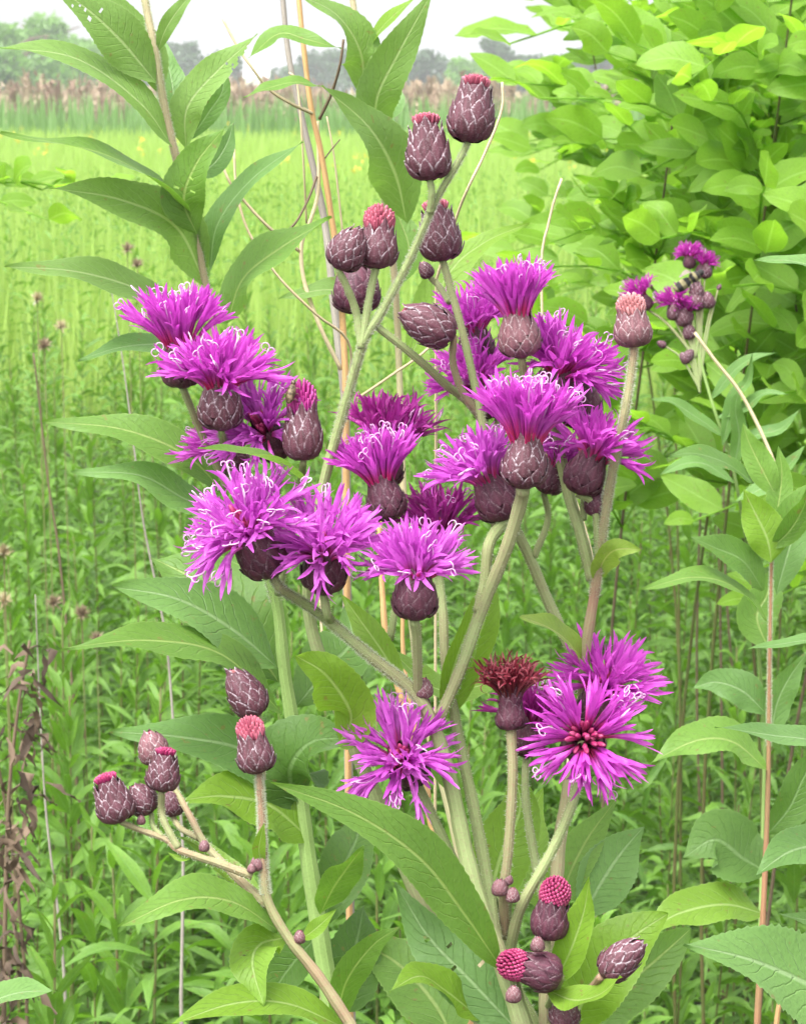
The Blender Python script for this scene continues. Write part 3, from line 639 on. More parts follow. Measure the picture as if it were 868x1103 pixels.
# ================================================================== G: right red-brown stemmed plant, edge plants
G_ = thing('leafy_stalk', 'flowerless stalk at right with a straight red brown stem and pointed leaves', 'plant', (.135,1.02,0), GL)
stem(G_, [(832,560,1.0),(831,596,1.0),(829,700,1.0),(827,850,1.0),(822,980,1.0),(815,1110,1.0)], 2.5, 6.5, 'stem_brown', ground=True)
for pts,w,d0,d1,m_,nh in [
 ([(831,606),(826,580),(812,550),(800,526)],44,.995,.99,'leaf_bright',(.1,-.9,.3)),
 ([(832,575),(838,545),(842,510),(838,480)],26,1.0,1.0,'leaf',(-.2,-.9,.3)),
 ([(831,590),(850,572),(866,545),(872,520)],26,.995,.98,'leaf',(.2,-.9,.3)),
 ([(822,636),(800,604),(770,590),(743,578)],34,1.0,.98,'leaf_dark',(.1,-.7,.6)),
 ([(836,535),(818,500),(806,475),(800,455)],30,1.0,1.0,'leaf',(-.1,-.9,.3)),
 ([(812,520),(780,498),(745,488),(720,492)],20,1.0,.98,'leaf_dark',(0,-.5,.8)),
 ([(826,668),(790,632),(745,622),(690,636)],20,1.0,.97,'leaf',(0,-.4,.9)),
 ([(833,598),(850,560),(875,530),(900,510)],26,1.0,.98,'leaf',(0,-.6,.7)),
 ([(836,640),(850,590),(860,560),(872,540)],34,1.02,1.03,'leaf_blue',(.2,-.8,.3)),
 ([(826,940),(800,925),(770,905),(735,925)],62,1.02,1.02,'leaf_dark',(0,-.7,.6)),
 ([(826,830),(790,800),(750,798),(700,822)],36,1.0,.98,'leaf',(0,-.5,.8)),
 ([(830,800),(836,760),(850,730),(872,700)],30,1.02,1.02,'leaf_blue',(.3,-.8,.2)),
 ([(826,770),(800,745),(770,735),(745,742)],36,1.02,1.02,'leaf_blue',(.1,-.7,.5)),
 ([(828,700),(815,665),(826,640),(832,610)],44,1.03,1.04,'leaf',(0,-.9,.1)),
 ([(826,900),(850,870),(870,830),(900,800)],40,1.02,1.02,'leaf_dark',(.3,-.8,.2)),
 ([(824,985),(780,975),(730,985),(690,1010)],36,1.02,1.0,'leaf_bright',(0,-.5,.8)),
]: add_leaf(G_, pts, w, d0, d1, m_, nh=nh, fold=.2)
Rr = thing('leafy_stalk', 'stalk just past the right edge reaching pointed toothed pale leaves into view', 'plant', (.135,.72,0), GL)
stem(Rr, [(925,200,.76),(930,400,.76),(935,700,.76),(930,1000,.76),(920,1110,.76)], 5, 9, 'stem_green', ground=True)
for pts,w,d0,d1,m_,nh in [
 ([(925,300),(880,287),(845,280),(812,281)],18,.76,.76,'leaf_blue',(0,-.35,.9)),
 ([(930,700),(880,690),(840,694),(802,700)],12,.76,.75,'leaf_blue',(0,-.3,.9)),
 ([(930,830),(880,800),(830,792),(770,783)],26,.76,.72,'leaf_blue',(0,-.5,.8)),
 ([(930,890),(890,908),(850,918),(813,944)],38,.76,.74,'leaf_blue',(0,-.5,.8)),
 ([(930,985),(890,992),(860,990),(838,984)],14,.76,.75,'leaf_blue',(0,-.5,.8)),
]: add_leaf(Rr, pts, w, d0, d1, m_, nh=nh, fold=.2)
add_leaf(Rr, [(960,1105),(880,1065),(810,1035),(738,1017)], 82, .74, .70, 'leaf_blue', nh=(0,-.7,.7), fold=.12, serr=.09, nv=90, rnd=.95)
Ll = thing('leafy_stalk', 'stalk just past the left edge, only its lowest pale leaf reaching into view', 'plant', (-.125,.70,0), GL)
stem(Ll, [(-60,700,.72),(-58,900,.72),(-60,1110,.72)], 5, 8, 'stem_green', ground=True)
add_leaf(Ll, [(-58,1112),(-20,1085),(20,1070),(60,1068)], 34, .72, .68, 'leaf_blue', nh=(0,-.6,.8), rnd=.9)
add_leaf(Ll, [(-58,900),(-85,860),(-120,840),(-150,850)], 34, .72, .70, 'leaf_blue', nh=(0,-.6,.8))

# ================================================================== H: small ironweed behind right, with bee
H = thing('ironweed', 'small distant ironweed at right with a cluster of tiny violet heads visited by a bee', 'wildflower', (.20,1.52,0), GI)
dh = 1.45
for (x,y,ang,sc_,m_) in [(742,275,-5,.62,'floret_deep'),(758,284,15,.6,'floret_deep'),(690,318,-30,.78,'floret_deep'),(728,326,-25,.8,'floret_deep'),(741,334,0,.6,'floret_deep')]:
    b = make_head(H, (x,y), dh, ang, 15, .75, sc_, 24, mat=m_, styles=.1)
    stem(H, [b, (745+(x-740)*.5,350,dh), (749,385,dh)], 3, 5, hairs=False)
for (bx,by,tx,ty) in [(759,300,761,282),(750,322,750,302),(752,335,747,312),(765,332,760,314),(737,352,735,330),(744,366,740,348),(738,388,746,376),(717,373,708,368),(742,391,733,380),(773,312,776,306),(727,345,724,325)]:
    b = make_bud(H, (bx,by), (tx,ty), dh, 'closed', bract='bract', w=.95)
    stem(H, [b, ((bx+752)/2,(by+400)/2,dh), (754,405+ (by-300)*.2,dh)], 2.5, 4, hairs=False)
stem(H, [(745,335,dh),(750,370,dh),(760,410,dh),(772,450,dh),(786,490,dh+.01),(800,560,dh+.04),(812,640,dh+.2),(824,800,dh+.3)], 4, 6, 'stem_green', ground=True, hairs=False)
for pts,w in [([(772,450),(800,440),(822,424),(848,424)],12),([(766,430),(790,400),(812,385),(838,380)],12),([(780,470),(748,448),(722,432),(700,430)],14),([(786,490),(812,470),(840,462),(862,440)],14),([(778,480),(790,430),(805,410),(810,380)],12),([(790,520),(760,500),(735,500),(710,512)],16),([(792,540),(830,520),(850,500),(868,478)],16),([(790,505),(796,470),(792,440),(798,410)],14)]:
    add_leaf(H, pts, w, dh, dh-.02, 'leaf_blue', nh=(0,-.6,.7), nv=30)
# bee
def ellipsoid(mb, c, ax, r0, r1, n=12, rnd=.5):
    ax = nrm(np.asarray(ax,float)); t = np.linspace(-1,1,n); cc = np.asarray(c)+ax*(t*r0)[:,None]; tube(mb, cc, r1*np.sqrt(np.clip(1-t*t,.002,1)), 12, rnd)
bc = P(742,302,1.42); bax = nrm(RIGHT*.8+UP*.55); m, nt = newmat('bee_fur'); N = NT(nt)
r = N.rnd(); u, v = N.uv(); band = N.math('MULTIPLY', N.ss(r,.6,.7), N.ss(N.math('SINE', N.math('MULTIPLY', v, 15.)), -.2,.3)); col = N.mix(band, (.012,.010,.010), (.17,.145,.07)); finish(nt, N, col, .8, bump=N.noise(3000,3,N.pos()), bstr=.6)
m2, nt = newmat('bee_wing'); N = NT(nt); finish(nt, N, (.32,.27,.22), .25, .5)
bee = thing('bee', 'bumblebee with yellow and black bands clinging to the small violet cluster at right', 'insect', tuple(bc))
mb = MB(); ellipsoid(mb, bc+bax*.0035, bax, .0034, .0029, rnd=1.); ellipsoid(mb, bc+bax*.0075, bax, .0019, .0018, rnd=.1)
for s in (-1,1):
    for k in range(3):
        a = bc+bax*(.005-.0022*k)-UP*.002; q = a+VIEW*s*.003-UP*.001; tube(mb, np.array([a,q,q-UP*.003+bax*.001]), [.0003,.00025,.0002], 5, .1)
bo_ = part(bee, 'body', mb, m)
mb = MB(); ellipsoid(mb, bc-bax*.004, bax, .0055, .0031, rnd=1., n=18); part(bee, 'abdomen', mb, m)
for s in (-1,1):
    mb = MB(); c = catmull([bc+bax*.003+UP*.002, bc-bax*.001+UP*.005+VIEW*s*.003, bc-bax*.006+UP*.0055+VIEW*s*.005], 10); mb.grid(leaf_grid(c, .0035, (0,-.5,.8), nu=5, shape=3, serr=0)); part(bee, 'wing', mb, m2)
# plant bug on the magenta bud
pc = P(313,424,.7062); pax = nrm(UP*1.+RIGHT*.25)
m, nt = newmat('bug_shell'); N = NT(nt); finish(nt, N, N.mix(N.ss(N.noise(900,2,N.pos()),.42,.58), (.06,.04,.02), (.20,.15,.08)), .4, bump=N.noise(2500,2,N.pos()))
bug = thing('plant_bug', 'tiny mottled brown bug sitting on the half open magenta bud at left', 'insect', tuple(pc))
mb = MB(); ellipsoid(mb, pc, pax, .0028, .0013); ellipsoid(mb, pc+pax*.0030, pax, .0008, .0007)
for s in (-1,1):
    for k in range(3):
        a = pc+pax*(.0015-.0015*k); q = a+RIGHT*s*.0018-VIEW*.0003; tube(mb, np.array([a,q,q+RIGHT*s*.0006+VIEW*.001-pax*.0006]), .00012, 4)
    a = pc+pax*.0036; tube(mb, np.array([a, a+pax*.001+RIGHT*s*.0008, a+pax*.0022+RIGHT*s*.001]), .00009, 4)
part(bug, 'body', mb, m)

# ================================================================== dead stalks
GD = 'dry dead stalks of last year'
def dead(label, branches, ground=(0,0), group=GD):
    t = thing('dead_stalk', label, 'dry stalk', (ground[0], ground[1], 0), group)
    for k,(pts,r0,r1,mat) in enumerate(branches):
        stem(t, pts, r0, r1, mat, hairs=False, ground=(k==0), sides=7, name='stalk' if k==0 else 'twig')
    return t
dead('thick grey dead stalk at top centre left, leaning beside the orange one', [([(303,-20,1.05),(311,60,1.05),(326,130,1.05),(344,210,1.05),(352,255,1.05),(360,330,1.05),(372,430,1.05)],5,9,'grey_straw')], (-.01,1.08))
dead('branching orange tan dead stalk with crooked twigs behind the left buds', [
 ([(320,-20,.95),(327,50,.95),(335,115,.95),(346,165,.95),(358,240,.95),(366,300,.95),(372,400,.95)],4.5,6,'orange_straw'),
 ([(240,20,.93),(256,50,.93),(271,72,.93),(290,96,.935),(315,112,.94),(337,122,.95)],2.2,3.2,'straw'),
 ([(370,42,.94),(366,70,.94),(357,100,.945),(344,128,.95)],2.4,3,'dark_twig'),
 ([(342,130,.95),(343,200,.95),(335,235,.945),(325,262,.945),(327,300,.945),(344,350,.945),(367,398,.95)],3.2,4,'straw'),
 ([(235,165,.92),(247,195,.92),(262,215,.925),(290,245,.93),(322,270,.945)],2.2,3.2,'straw'),
 ([(303,252,.94),(318,240,.94),(333,212,.945),(341,190,.95)],2,2.5,'dark_twig'),
 ([(311,78,.96),(320,90,.96),(326,160,.96),(330,240,.97)],1.8,2,'straw'),
 ([(352,125,.96),(360,170,.96),(369,250,.96)],1.5,2,'straw'),
 ([(366,150,.96),(356,162,.955),(350,170,.95)],1.2,1.6,'dark_twig')], (-.012,.98))
dead('long pale straw slanting down right to the central stem', [([(252,160,.90),(255,205,.90),(268,250,.90),(300,298,.90),(340,338,.90),(376,370,.91),(372,430,.92),(350,520,.92),(345,600,.92),(352,720,.92),(400,860,.92),(450,980,.92)],2.2,2.8,'straw')], (0,.95))
dead('thin straw crossing right of the highest bud', [([(541,88,.85),(540,119,.85),(522,165,.85),(505,200,.85),(492,232,.86),(470,300,.88)],2.2,2.6,'straw'),([(500,330,.9),(460,376,.9),(420,405,.9),(385,429,.9)],1.8,2.4,'straw')], (.01,.92))
dead('short bare straw standing above the upper bloom', [([(605,192,.9),(597,215,.9),(591,240,.9),(583,290,.9),(590,450,.9),(606,500,.9),(640,620,.9),(622,760,.9),(600,900,.9),(590,1050,.9)],2.2,3,'straw')], (.045,.95))
dead('long tan straw slanting down across the right side', [([(748,358,1.3),(770,388,1.3),(798,424,1.3),(825,477,1.3),(845,530,1.3),(870,592,1.3),(900,700,1.3)],4,5,'straw')], (.22,1.3))
dead('orange dead stalk between the lower central stems', [([(408,560,.85),(412,640,.85),(418,700,.85),(440,780,.85),(468,900,.85),(492,1000,.85),(505,1110,.85)],4,9,'orange_straw'),([(436,610,.86),(434,700,.86),(446,780,.86),(462,860,.85)],3,4.5,'orange_straw')], (.02,.88))
dead('brown dead stalk at the bottom right beside the leafy stalk', [([(845,1060,1.1),(838,1090,1.1),(835,1120,1.1)],5,6,'orange_straw')], (.15,1.12))
dead('thin grey dead stalk at far lower left', [([(38,640,1.6),(43,760,1.6),(50,880,1.6),(66,1014,1.6),(72,1110,1.6)],1.6,5,'grey_straw')], (-.2,1.62))
dead('upright grey dead stalk left of the lower bud cluster', [([(118,300,1.5),(131,380,1.5),(143,470,1.5),(154,560,1.5),(172,650,1.5),(181,707,1.5),(190,830,1.5),(197,919,1.5),(195,1076,1.5)],1.6,5,'grey_straw')], (-.12,1.52))
dead('thin dark stem beside the left meadow edge', [([(36,380,2.2),(42,430,2.2),(52,520,2.2),(64,600,2.2),(80,760,2.2)],4,6,'dark_twig')], (-.26,2.3))
# brown withered plant lower left
W = thing('withered_plant', 'brown shrivelled plant with curled dead leaves at the left edge', 'plant', (-.225,1.5,0))
stem(W, [(32,690,1.45),(20,760,1.45),(10,850,1.45),(6,960,1.45),(4,1110,1.45)], 4, 7, 'dark_twig', hairs=False, ground=True, name='stem')
m, nt = newmat('dead_leaf'); N = NT(nt); finish(nt, N, N.mix(N.rnd(), (.05,.032,.02), (.14,.095,.06)), .8, .1, bump=N.noise(400,3,N.pos())); M['dead_leaf'] = m
mb = MB()
for i in range(130):
    t = random.random()**.8; x = 32-28*t+random.gauss(0,11); y = 685+420*t; b = P(x,y,1.45+U(-.04,.04)); dr = nrm(np.array([U(-1,1),U(-1,1),U(-1.2,.4)]))
    c = catmull([b, b+dr*.008, b+dr*.013+np.array([U(-.008,.008),U(-.008,.008),-.008])], 6); mb.grid(leaf_grid(c, U(.002,.006), (U(-1,1),U(-1,1),U(-1,1)), nu=3, serr=0, seed=i, wave=.3), None, random.random())
part(W, 'foliage', mb, M['dead_leaf'])

# ================================================================== goldenrods
def goldenrod(h, nl, seed, res=7, nu=3, maxL=.055, base_h=.05, wf=1.):
    rs = random.Random(seed); ms, ml = MB(), MB()
    bx, by = rs.uniform(-.05,.05), rs.uniform(-.05,.05)
    c = catmull([(0,0,-.01),(bx*.3,by*.3,h*.4),(bx,by,h)], 10); tube(ms, c, np.linspace(.0019,.0008,10), 6, .4)
    for i in range(nl):
        t = (i+rs.random()*.5)/nl; z = base_h*h + (1-base_h)*h*t; q = z/h; b = np.array([bx*q*q, by*q*q, z]); a = i*2.39996+rs.uniform(-.35,.35)
        L = maxL*rs.uniform(.75,1.15)*(1 if t < .85 else (1-(t-.85)*3.8)); el = R(rs.uniform(10,40)) if t < .85 else R(rs.uniform(40,75))
        droop = rs.uniform(.1,.7)*(1-t*.4)
        d = np.array([math.cos(a)*math.cos(el), math.sin(a)*math.cos(el), math.sin(el)])
        c = catmull([b, b+d*L*.5, b+d*L-np.array([0,0,L*droop])], res)
        g = leaf_grid(c, L*wf*rs.uniform(.155,.215), (rs.gauss(0,.45),rs.gauss(-.25,.45),1), nu=nu, serr=.0, fold=.3, seed=i, wave=.03)
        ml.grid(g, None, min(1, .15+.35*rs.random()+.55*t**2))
    return ms, ml
protos = []
for k in range(9):
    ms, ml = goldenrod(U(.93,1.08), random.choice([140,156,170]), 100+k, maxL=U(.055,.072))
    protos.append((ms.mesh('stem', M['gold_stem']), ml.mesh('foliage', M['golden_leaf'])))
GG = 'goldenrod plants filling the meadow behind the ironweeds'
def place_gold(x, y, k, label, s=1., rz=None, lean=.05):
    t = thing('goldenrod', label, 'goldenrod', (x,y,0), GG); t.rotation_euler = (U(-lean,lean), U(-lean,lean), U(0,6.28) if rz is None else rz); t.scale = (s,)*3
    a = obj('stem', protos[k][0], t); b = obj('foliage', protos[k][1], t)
def xy(px, d): return (px-434)/F*d, d
cnt = 0
for (px,d,s,k,lab) in [(112,1.62,1.0,0,'nearest goldenrod at lower left, its leafy tip under the leftmost purple buds'),(150,1.72,.99,1,'goldenrod tip just left of the pale drooping leaf at lower left'),
      (14,1.50,.97,2,'bright tipped goldenrod at the far lower left corner'),(215,1.85,1.0,3,'goldenrod standing behind the lower left bud cluster'),(60,2.0,1.0,4,'goldenrod between the withered brown plant and the lower left buds')]:
    x,y = xy(px,d); place_gold(x,y,k,lab,s,lean=.02); cnt += 1
placed = []
def zone(px, d):
    side = 'left' if px < 290 else ('middle' if px < 580 else 'right')
    far = 'front' if d < 2.6 else ('middle' if d < 4.2 else 'rear')
    return f'leafy goldenrod stalk in the {far} ranks of the meadow, {side} side of the view' if side != 'middle' else f'leafy goldenrod stalk in the {far} ranks of the meadow, behind the central ironweed'
att = 0
while cnt < 292 and att < 20000:
    att += 1
    d = 1.62 + 4.6*random.random()**1.25; hw = .165*d+.07; x = U(-hw, hw)
    if any((x-a)**2+(d-b)**2 < .055**2 for a,b in placed): continue
    placed.append((x,d)); px = 434+x/d*F
    hs = U(.82,1.02)*(1 if d > 2.6 else .97)
    if px > 560 and d < 3: hs *= .95
    place_gold(x, d, random.randrange(9), zone(px,d), hs); cnt += 1

def stuff(name, mb, mat, smooth=True):
    o = obj(name, mb.mesh(name, mat, smooth=smooth)); o['kind'] = 'stuff'; return o
# thinner growth between and beyond them: too many to count
def merged(n, region, hrange, protoN=6, leaves=34, maxL=.06, seed=0, res=4, dk=1., wf=1.):
    rs = random.Random(seed); P_ = []
    for k in range(protoN):
        ms, ml = goldenrod(1.0, leaves, seed+k, res=res, nu=3, maxL=maxL, base_h=.15, wf=wf); P_.append(ml.arrays())
    mb = MB()
    for i in range(n):
        x,y = region(rs); v,f,uv,r,t = P_[rs.randrange(protoN)]; a = rs.uniform(0,6.28); s = rs.uniform(*hrange)
        Rm = np.array([[math.cos(a),-math.sin(a),0],[math.sin(a),math.cos(a),0],[0,0,1]]); vv = (v@Rm.T)*s + np.array([x,y,0])
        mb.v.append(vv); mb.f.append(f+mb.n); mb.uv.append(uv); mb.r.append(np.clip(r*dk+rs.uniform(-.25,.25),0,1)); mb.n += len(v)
    return mb
def reg(d0,d1,m=.25,k=.17):
    def f(rs):
        d = math.sqrt(rs.uniform(d0*d0,d1*d1)); hw = k*d+m; return rs.uniform(-hw,hw), d
    return f
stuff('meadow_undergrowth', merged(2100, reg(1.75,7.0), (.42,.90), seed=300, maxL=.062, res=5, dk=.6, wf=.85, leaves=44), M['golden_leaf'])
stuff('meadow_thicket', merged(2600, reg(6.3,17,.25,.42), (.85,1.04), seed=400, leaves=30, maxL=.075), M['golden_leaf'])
def flank(rs):
    while True:
        d = math.sqrt(rs.uniform(.6,50)); x = rs.uniform(-.5,.5)*d*1.3+rs.uniform(-.9,.9)
        if abs(x) > .165*d+.10: return x, d
stuff('meadow_flank', merged(1500, flank, (.75,1.0), seed=500, leaves=60, maxL=.07, res=5), M['golden_leaf'])
# the pale grass field beyond
def blades(n, d0, d1, h0, h1, w, seed, rr=(0,1)):
    rs = np.random.default_rng(seed); d = np.sqrt(rs.uniform(d0*d0,d1*d1,n)); x = rs.uniform(-1,1,n)*(.42*d+.6)
    h = rs.uniform(h0,h1,n); a = rs.uniform(0,np.pi,n); ww = w*(.5+rs.random(n))*(.4+d/20)
    b = np.stack([x,d,h*.45],-1); s = np.stack([np.cos(a)*ww, np.sin(a)*ww, 0*a],-1); tip = np.stack([x+rs.normal(0,.05,n), d+rs.normal(0,.05,n), h],-1)
    mb = MB(); patch = .5+.5*np.sin(x*1.1+d*.35)*np.cos(d*.8-x*.6)
    mb.tris(np.stack([b-s,b+s,tip],1), np.clip(patch*.6+rs.random(n)*.5,0,1)); return mb
stuff('meadow_grass', blades(270000, 7.5, 48, .72, 1.02, .012, 5), M['field_leaf'])
stuff('meadow_far', blades(110000, 48, 120, .6, 1.0, .03, 6), M['field_leaf'])
m, nt = newmat('yellow_bloom'); N = NT(nt); finish(nt, N, (.62,.50,.05), .7, .2); M['yellow'] = m
mb = MB(); rs = np.random.default_rng(9); n = 220; d = rs.uniform(18,42,n); x = rs.uniform(-1,1,n)*(.165*d+.5); keep = (np.sin(x*.9+d*.4) > .1); d, x = d[keep], x[keep]; n = len(d); z = rs.uniform(.9,1.05,n)
c = np.stack([x,d,z],-1)[:,None]+rs.normal(0,.02,(n,8,3)); tri = c.reshape(-1,1,3)+rs.normal(0,.012,(n*8,3,3)); mb.tris(tri, .5); stuff('yellow_goldenrod_blooms', mb, M['yellow'])
# red brown plumes along the back of the field
m, nt = newmat('brown_plume'); N = NT(nt); finish(nt, N, N.mix(N.rnd(), (.20,.13,.09), (.34,.27,.18)), .8, .2); M['plume'] = m
mb = MB(); rs = np.random.default_rng(11); n = 3300; d = 44+40*rs.random(n)**1.3; x = rs.uniform(-1,1,n)*(.42*d+1.5); ht = rs.uniform(1.15,1.62,n)+.14*np.sin(x*1.7)+.08*np.sin(x*4.1+d)
for i in range(n):
    k = 26; t = rs.random(k); c = np.stack([x[i]+rs.normal(0,.035,k), d[i]+rs.normal(0,.035,k), ht[i]-t*.6],-1); mb.tris(c[:,None]+rs.normal(0,.045,(k,3,3))*np.array([1,1,2.2]), np.clip(rs.random()+rs.normal(0,.15,k),0,1))
stuff('brown_seed_plumes', mb, M['plume'])
mb = blades(62000, 36, 85, .85, 1.50, .02, 12); o = stuff('grey_green_reeds', mb, M['leaf_blue'])
# small dried seed heads in the meadow, left
for (x,y,d,lab) in [(40,322,2.6,'pale fluffy dried seed head poking up at left edge of the meadow'),(66,352,2.6,'small pale brown dried seed head, right of the fluffy one'),(48,372,2.5,'darkest small round dried seed head at left'),(137,268,2.8,'brown dried seed head just under the large upper left leaf'),(148,285,2.8,'dark dried seed head below the brown one under the upper left leaf'),(88,662,2.1,'squarish tan dried seed head in the lower left greenery'),(58,650,2.15,'tan dried seed head left of the squarish one'),(4,596,2.0,'white fluffy seed head at the left edge'),(104,690,2.2,'brown dried seed head lowest in the left greenery'),(4,648,2.1,'brown dried seed head under the white fluffy one')]:
    b = P(x,y,d); t = thing('seed_head', lab, 'seed head', (b[0],b[1],0), 'dried seed heads scattered in the meadow')
    mb = MB(); tube(mb, np.array([[b[0],b[1],-.01],[b[0]+.005,b[1],b[2]*.6],b]), [.0010,.0007,.0005], 5); part(t, 'stalk', mb, M['gold_stem'])
    mb = MB(); n = 90; dr = nrm(RNG.normal(0,1,(n,3))+np.array([0,0,.9])); s = nrm(np.cross(dr, RNG.normal(0,1,(n,3))))*.0012; L = .007+.003*RNG.random((n,1))
    mb.tris(np.stack([b-s-dr*.002,b+s-dr*.002,b+dr*L],1), RNG.random(n)); part(t, 'seeds', mb, M['straw'] if ('pale' in lab or 'white' in lab) else M['plume'])

# ================================================================== shrubs
def shrub(label, x0, y0, rad, hgt, nst, seed, q0=.75, mat='shrub_leaf', leafL=.043, lean=(0,0), group='leafy shrubs around the meadow', ntw=28, shape=2):
    rs = random.Random(seed); t = thing('leafy_shrub', label, 'shrub', (x0,y0,0), group); org = np.array([x0,y0,0]); ml = MB()
    for i in range(nst):
        a = rs.uniform(0,6.28); ro = rad*math.sqrt(rs.random()); top = org+np.array([math.cos(a)*ro+lean[0], math.sin(a)*ro+lean[1], hgt*rs.uniform(.93,1.06)]); b = org+np.array([math.cos(a)*ro*.3, math.sin(a)*ro*.3, 0])+np.array([rs.uniform(-.1,.1),rs.uniform(-.02,.1),0])
        mid = (b+top)/2+np.array([rs.uniform(-.10,.10),rs.uniform(-.05,.10),.05]); c = catmull([b-np.array([0,0,.01]),mid,top], 24)
        ms = MB(); tube(ms, c, np.linspace(.0023,.0007,24), 6, .5); part(t, 'branch', ms, M['dark_twig'] if i%2==0 else M['gold_stem'])
        for k in range(ntw):
            q = q0+(1-q0)*(k+rs.random())/ntw; p = c[min(23,int(q*23))]; ta = rs.uniform(0,6.28); el = rs.uniform(.1,.95); L = rs.uniform(.10,.22)*(1.15-q*.4)
            d = np.array([math.cos(ta)*math.cos(el), math.sin(ta)*math.cos(el), math.sin(el)]); tw = catmull([p, p+d*L*.5+np.array([0,0,.01]), p+d*L-np.array([0,0,L*.15])], 8)
            tube(ml, tw, np.linspace(.0012,.0006,8), 4, .9)
            for j in range(9):
                s = .15+.85*j/8; pp = tw[min(7,int(s*7))]; sg = 1 if j%2 else -1; hd = nrm(np.cross(d,[0,0,1])*sg*1.1+d*.8+np.array([0,0,rs.uniform(-.2,.5)])+np.array([rs.gauss(0,.25),rs.gauss(0,.25),rs.gauss(0,.25)])) if j < 8 else d
                l = leafL*rs.uniform(.5,1.25); cc = catmull([pp, pp+hd*l*.5, pp+hd*l-np.array([0,0,l*rs.uniform(.0,.3)])], 9)
                g = leaf_grid(cc, l*rs.uniform(.40,.60), nrm(np.array([rs.gauss(0,.65),rs.gauss(-.8,.7),.8])), nu=5, shape=shape, serr=.02, fold=.15, seed=rs.randint(0,9999), wave=.04)
                ml.grid(g, None, rs.random()*.75+.25*q)
    part(t, 'foliage', ml, M[mat])
shrub('tall leafy shrub with oval bright leaves at upper right, nearest of the shrubs', .33, 1.85, .22, 1.57, 8, 41)
shrub('leafy shrub crowding the right edge above the pointed pale leaf', .52, 2.2, .26, 1.54, 6, 42)
shrub('leafy shrub behind the nearest one, top right centre', .33, 2.6, .25, 1.62, 7, 43)
shrub('leafy shrub further back behind the upper right shrubs', .66, 3.1, .36, 1.60, 8, 44, leafL=.055)
shrub('small bright leaved shrub poking in at the upper left edge', -.325, 1.75, .06, 1.50, 3, 45, q0=.95, ntw=7, leafL=.030)

# ================================================================== far trees, farmhouse
def tree(label, px, d, topy, wpx, mat, seed, loose=1.):
    rs = np.random.default_rng(seed); x = (px-434)/F*d; h = CAMZ+(100-topy)/F*d; w = wpx/F*d/2
    t = thing('tree', label, 'tree', (x,d,0), 'trees along the far edge of the field')
    c = catmull([(x,d,-.1),(x+.1,d,h*.4),(x,d,h*.8)], 8); mt = MB(); tube(mt, c, np.linspace(w*.09+.06,.05,8), 8)
    for k in range(7):
        a = rs.uniform(0,6.28); e = np.array([x+math.cos(a)*w*.7, d+math.sin(a)*w*.7, h*rs.uniform(.5,.9)]); s = c[3+k%4]; tube(mt, catmull([s,(s+e)/2+np.array([0,0,.2]),e],6), np.linspace(.09,.03,6), 5)
    part(t, 'trunk', mt, M['dark_twig'])
    mb = MB(); nb = 16
    cen = np.stack([x+rs.uniform(-.75,.75,nb)*w, d+rs.uniform(-.75,.75,nb)*w, h*(.25+.65*rs.random(nb))],-1); cen[0] = (x,d,h*.88)
    taper = 1-.55*np.clip((cen[:,2]/h-.55)/.4,0,1); cen[:,0] = x+(cen[:,0]-x)*taper; rr = w*rs.uniform(.28,.5,nb)*taper
    for k in range(nb):
        n = int(330*loose); dr = nrm(rs.normal(0,1,(n,3))); pp = cen[k]+dr*(rr[k]*rs.random((n,1))**.4); pp[:,2] = np.clip(pp[:,2],.3,h)
        mb.tris(pp[:,None]+rs.normal(0,.14,(n,3,3)), np.clip(rs.random(n)*.7+.3*rs.random(),0,1))
    part(t, 'crown', mb, M[mat])
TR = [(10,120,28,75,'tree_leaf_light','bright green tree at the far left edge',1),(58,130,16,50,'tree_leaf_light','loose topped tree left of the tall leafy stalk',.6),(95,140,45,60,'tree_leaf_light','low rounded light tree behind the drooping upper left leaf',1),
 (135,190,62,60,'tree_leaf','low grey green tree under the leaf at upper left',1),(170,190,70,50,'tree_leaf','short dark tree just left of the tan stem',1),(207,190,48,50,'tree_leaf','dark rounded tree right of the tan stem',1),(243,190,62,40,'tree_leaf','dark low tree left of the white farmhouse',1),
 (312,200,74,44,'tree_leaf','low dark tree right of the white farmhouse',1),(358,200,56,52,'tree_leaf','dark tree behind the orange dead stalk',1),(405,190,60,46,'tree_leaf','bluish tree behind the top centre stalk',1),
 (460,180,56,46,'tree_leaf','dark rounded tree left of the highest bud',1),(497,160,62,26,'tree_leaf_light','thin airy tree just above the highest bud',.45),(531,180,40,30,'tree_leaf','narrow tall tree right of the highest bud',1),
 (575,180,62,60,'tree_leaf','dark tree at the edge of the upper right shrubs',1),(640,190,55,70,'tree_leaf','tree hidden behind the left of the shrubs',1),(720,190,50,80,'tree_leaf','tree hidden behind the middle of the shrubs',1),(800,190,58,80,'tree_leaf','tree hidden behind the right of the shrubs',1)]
for k,(px,d,ty,w,m_,lab,lo) in enumerate(TR): tree(lab, px, d, ty, w*1.9, m_, 60+k, lo)
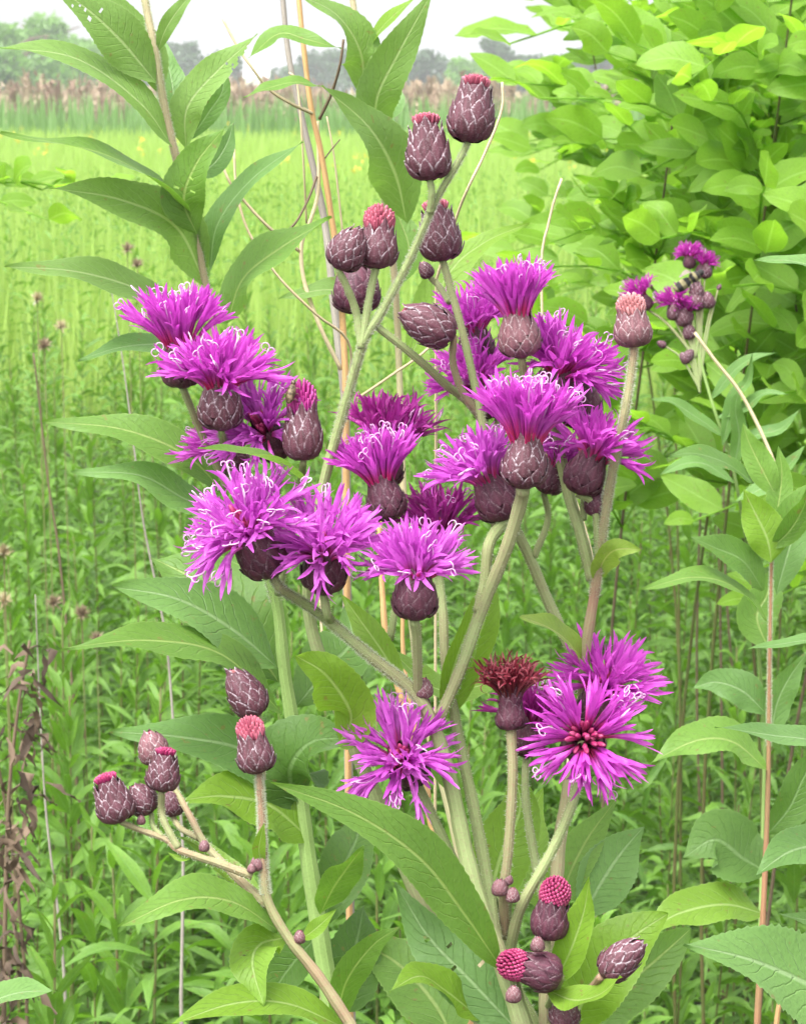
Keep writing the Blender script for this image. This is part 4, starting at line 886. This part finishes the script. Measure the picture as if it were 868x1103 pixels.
# pale farmhouse
hx, hd = (278-434)/F*185, 185.
m, nt = newmat('white_siding'); N = NT(nt); finish(nt, N, N.mix(N.noise(2,2,N.pos()), (.66,.65,.62), (.78,.77,.74)), .7); M['siding'] = m
m, nt = newmat('grey_roof'); N = NT(nt); finish(nt, N, N.mix(N.noise(3,2,N.pos()), (.40,.40,.41), (.50,.50,.51)), .8); M['roof'] = m
m, nt = newmat('dark_glass'); N = NT(nt); finish(nt, N, (.05,.06,.07), .15); M['glass'] = m
hs = thing('farmhouse', 'tiny white farmhouse between the dark trees on the horizon', 'house', (hx,hd,0))
def box(mb, a, b):
    x0,y0,z0 = a; x1,y1,z1 = b
    for q in ([(x0,y0,z0),(x1,y0,z0),(x0,y0,z1),(x1,y0,z1)],[(x1,y1,z0),(x0,y1,z0),(x1,y1,z1),(x0,y1,z1)],[(x0,y1,z0),(x0,y0,z0),(x0,y1,z1),(x0,y0,z1)],[(x1,y0,z0),(x1,y1,z0),(x1,y0,z1),(x1,y1,z1)],[(x0,y0,z1),(x1,y0,z1),(x0,y1,z1),(x1,y1,z1)]):
        q = np.array(q,float); mb.grid(q.reshape(2,2,3))
mb = MB(); box(mb, (hx-.75,hd,0),(hx+.75,hd+3,2.6)); part(hs, 'wall', mb, M['siding'], False)
mb = MB(); mb.grid(np.array([[(hx-.9,hd-.2,2.5),(hx+.9,hd-.2,2.5)],[(hx-.9,hd+1.5,3.3),(hx+.9,hd+1.5,3.3)],[(hx-.9,hd+3.2,2.5),(hx+.9,hd+3.2,2.5)]])); part(hs, 'roof', mb, M['roof'], False)
for k in (-.4,.35):
    mb = MB(); box(mb, (hx+k-.13,hd-.04,1.5),(hx+k+.13,hd-.003,2.1)); part(hs, 'window', mb, M['glass'], False)

# ================================================================== ground, haze, light
m, nt = newmat('meadow_ground'); N = NT(nt); ps = N.pos(); sx = N.n('ShaderNodeSeparateXYZ'); N.l(ps, sx.inputs[0])
col = N.mix(N.ss(N.noise(3,6,ps),.35,.65), (.018,.018,.010), (.035,.045,.014)); col = N.mix(N.ss(sx.outputs[1], 9, 25), col, N.mix(N.noise(.3,4,ps), (.17,.25,.065), (.27,.35,.10)))
finish(nt, N, col, .95, bump=N.noise(40,5,ps), bstr=.6, bdist=.02)
mb = MB(); xs = np.linspace(-900,900,31); g = np.stack(np.meshgrid(xs,xs,indexing='ij'),-1); mb.grid(np.concatenate([g.transpose(0,1,2), np.zeros((31,31,1))],-1)); o = obj('ground', mb.mesh('ground', m, smooth=False)); o['kind'] = 'structure'
HAZE = .0014
if HAZE:
    m, nt = newmat('haze_air'); N = NT(nt); pv = N.n('ShaderNodeVolumePrincipled'); pv.inputs['Density'].default_value = HAZE; pv.inputs['Color'].default_value = (.95,.96,.98,1); pv.inputs['Anisotropy'].default_value = .2
    out = N.n('ShaderNodeOutputMaterial'); N.l(pv.outputs[0], out.inputs['Volume'])
    bm = MB(); x0,x1,z0,z1 = -905,905,-1.2,12.
    vs = [(a,b,c) for a in (x0,x1) for b in (x0,x1) for c in (z0,z1)]
    me = bpy.data.meshes.new('haze'); me.from_pydata(vs, [], [(0,1,3,2),(4,6,7,5),(0,4,5,1),(2,3,7,6),(0,2,6,4),(1,5,7,3)]); me.materials.append(m)
    o = obj('haze', me); o['kind'] = 'stuff'
SUN_EL, SUN_AZ = 58, -25      # from upper left, a little in front of the camera
sd = bpy.data.lights.new('sun','SUN'); sd.energy = 1.5; sd.angle = R(28); sd.color = (1,.975,.93)
so = bpy.data.objects.new('sun', sd); COL.objects.link(so)
dirv = Vector((math.sin(R(SUN_AZ+180))*math.cos(R(SUN_EL))*-1, -math.cos(R(SUN_AZ))*math.cos(R(SUN_EL))*.6, math.sin(R(SUN_EL))))
so.rotation_euler = dirv.to_track_quat('Z','Y').to_euler(); so.location = (0,0,5)
w = bpy.data.worlds.new('World'); SC.world = w; w.use_nodes = True; nt = w.node_tree; nt.nodes.clear(); N = NT(nt)
sky = N.n('ShaderNodeTexSky', sky_type='NISHITA', sun_disc=False); sky.sun_elevation = R(SUN_EL); sky.sun_rotation = math.atan2(dirv.x, dirv.y); sky.air_density=1.; sky.dust_density = 4.; sky.ozone_density = 1.
hsv = N.n('ShaderNodeHueSaturation'); hsv.inputs['Saturation'].default_value = .12; hsv.inputs['Value'].default_value = 1.0; N.l(sky.outputs[0], hsv.inputs['Color'])
bg = N.n('ShaderNodeBackground'); N.l(hsv.outputs[0], bg.inputs[0]); bg.inputs[1].default_value = .15; out = N.n('ShaderNodeOutputWorld'); N.l(bg.outputs[0], out.inputs[0])
SC.view_settings.view_transform = 'Standard'; SC.view_settings.look = 'None'; SC.view_settings.gamma = 1; SC.view_settings.exposure = 1.95
SC.cycles.max_bounces = 8; SC.cycles.volume_bounces = 0; SC.cycles.transparent_max_bounces = 8
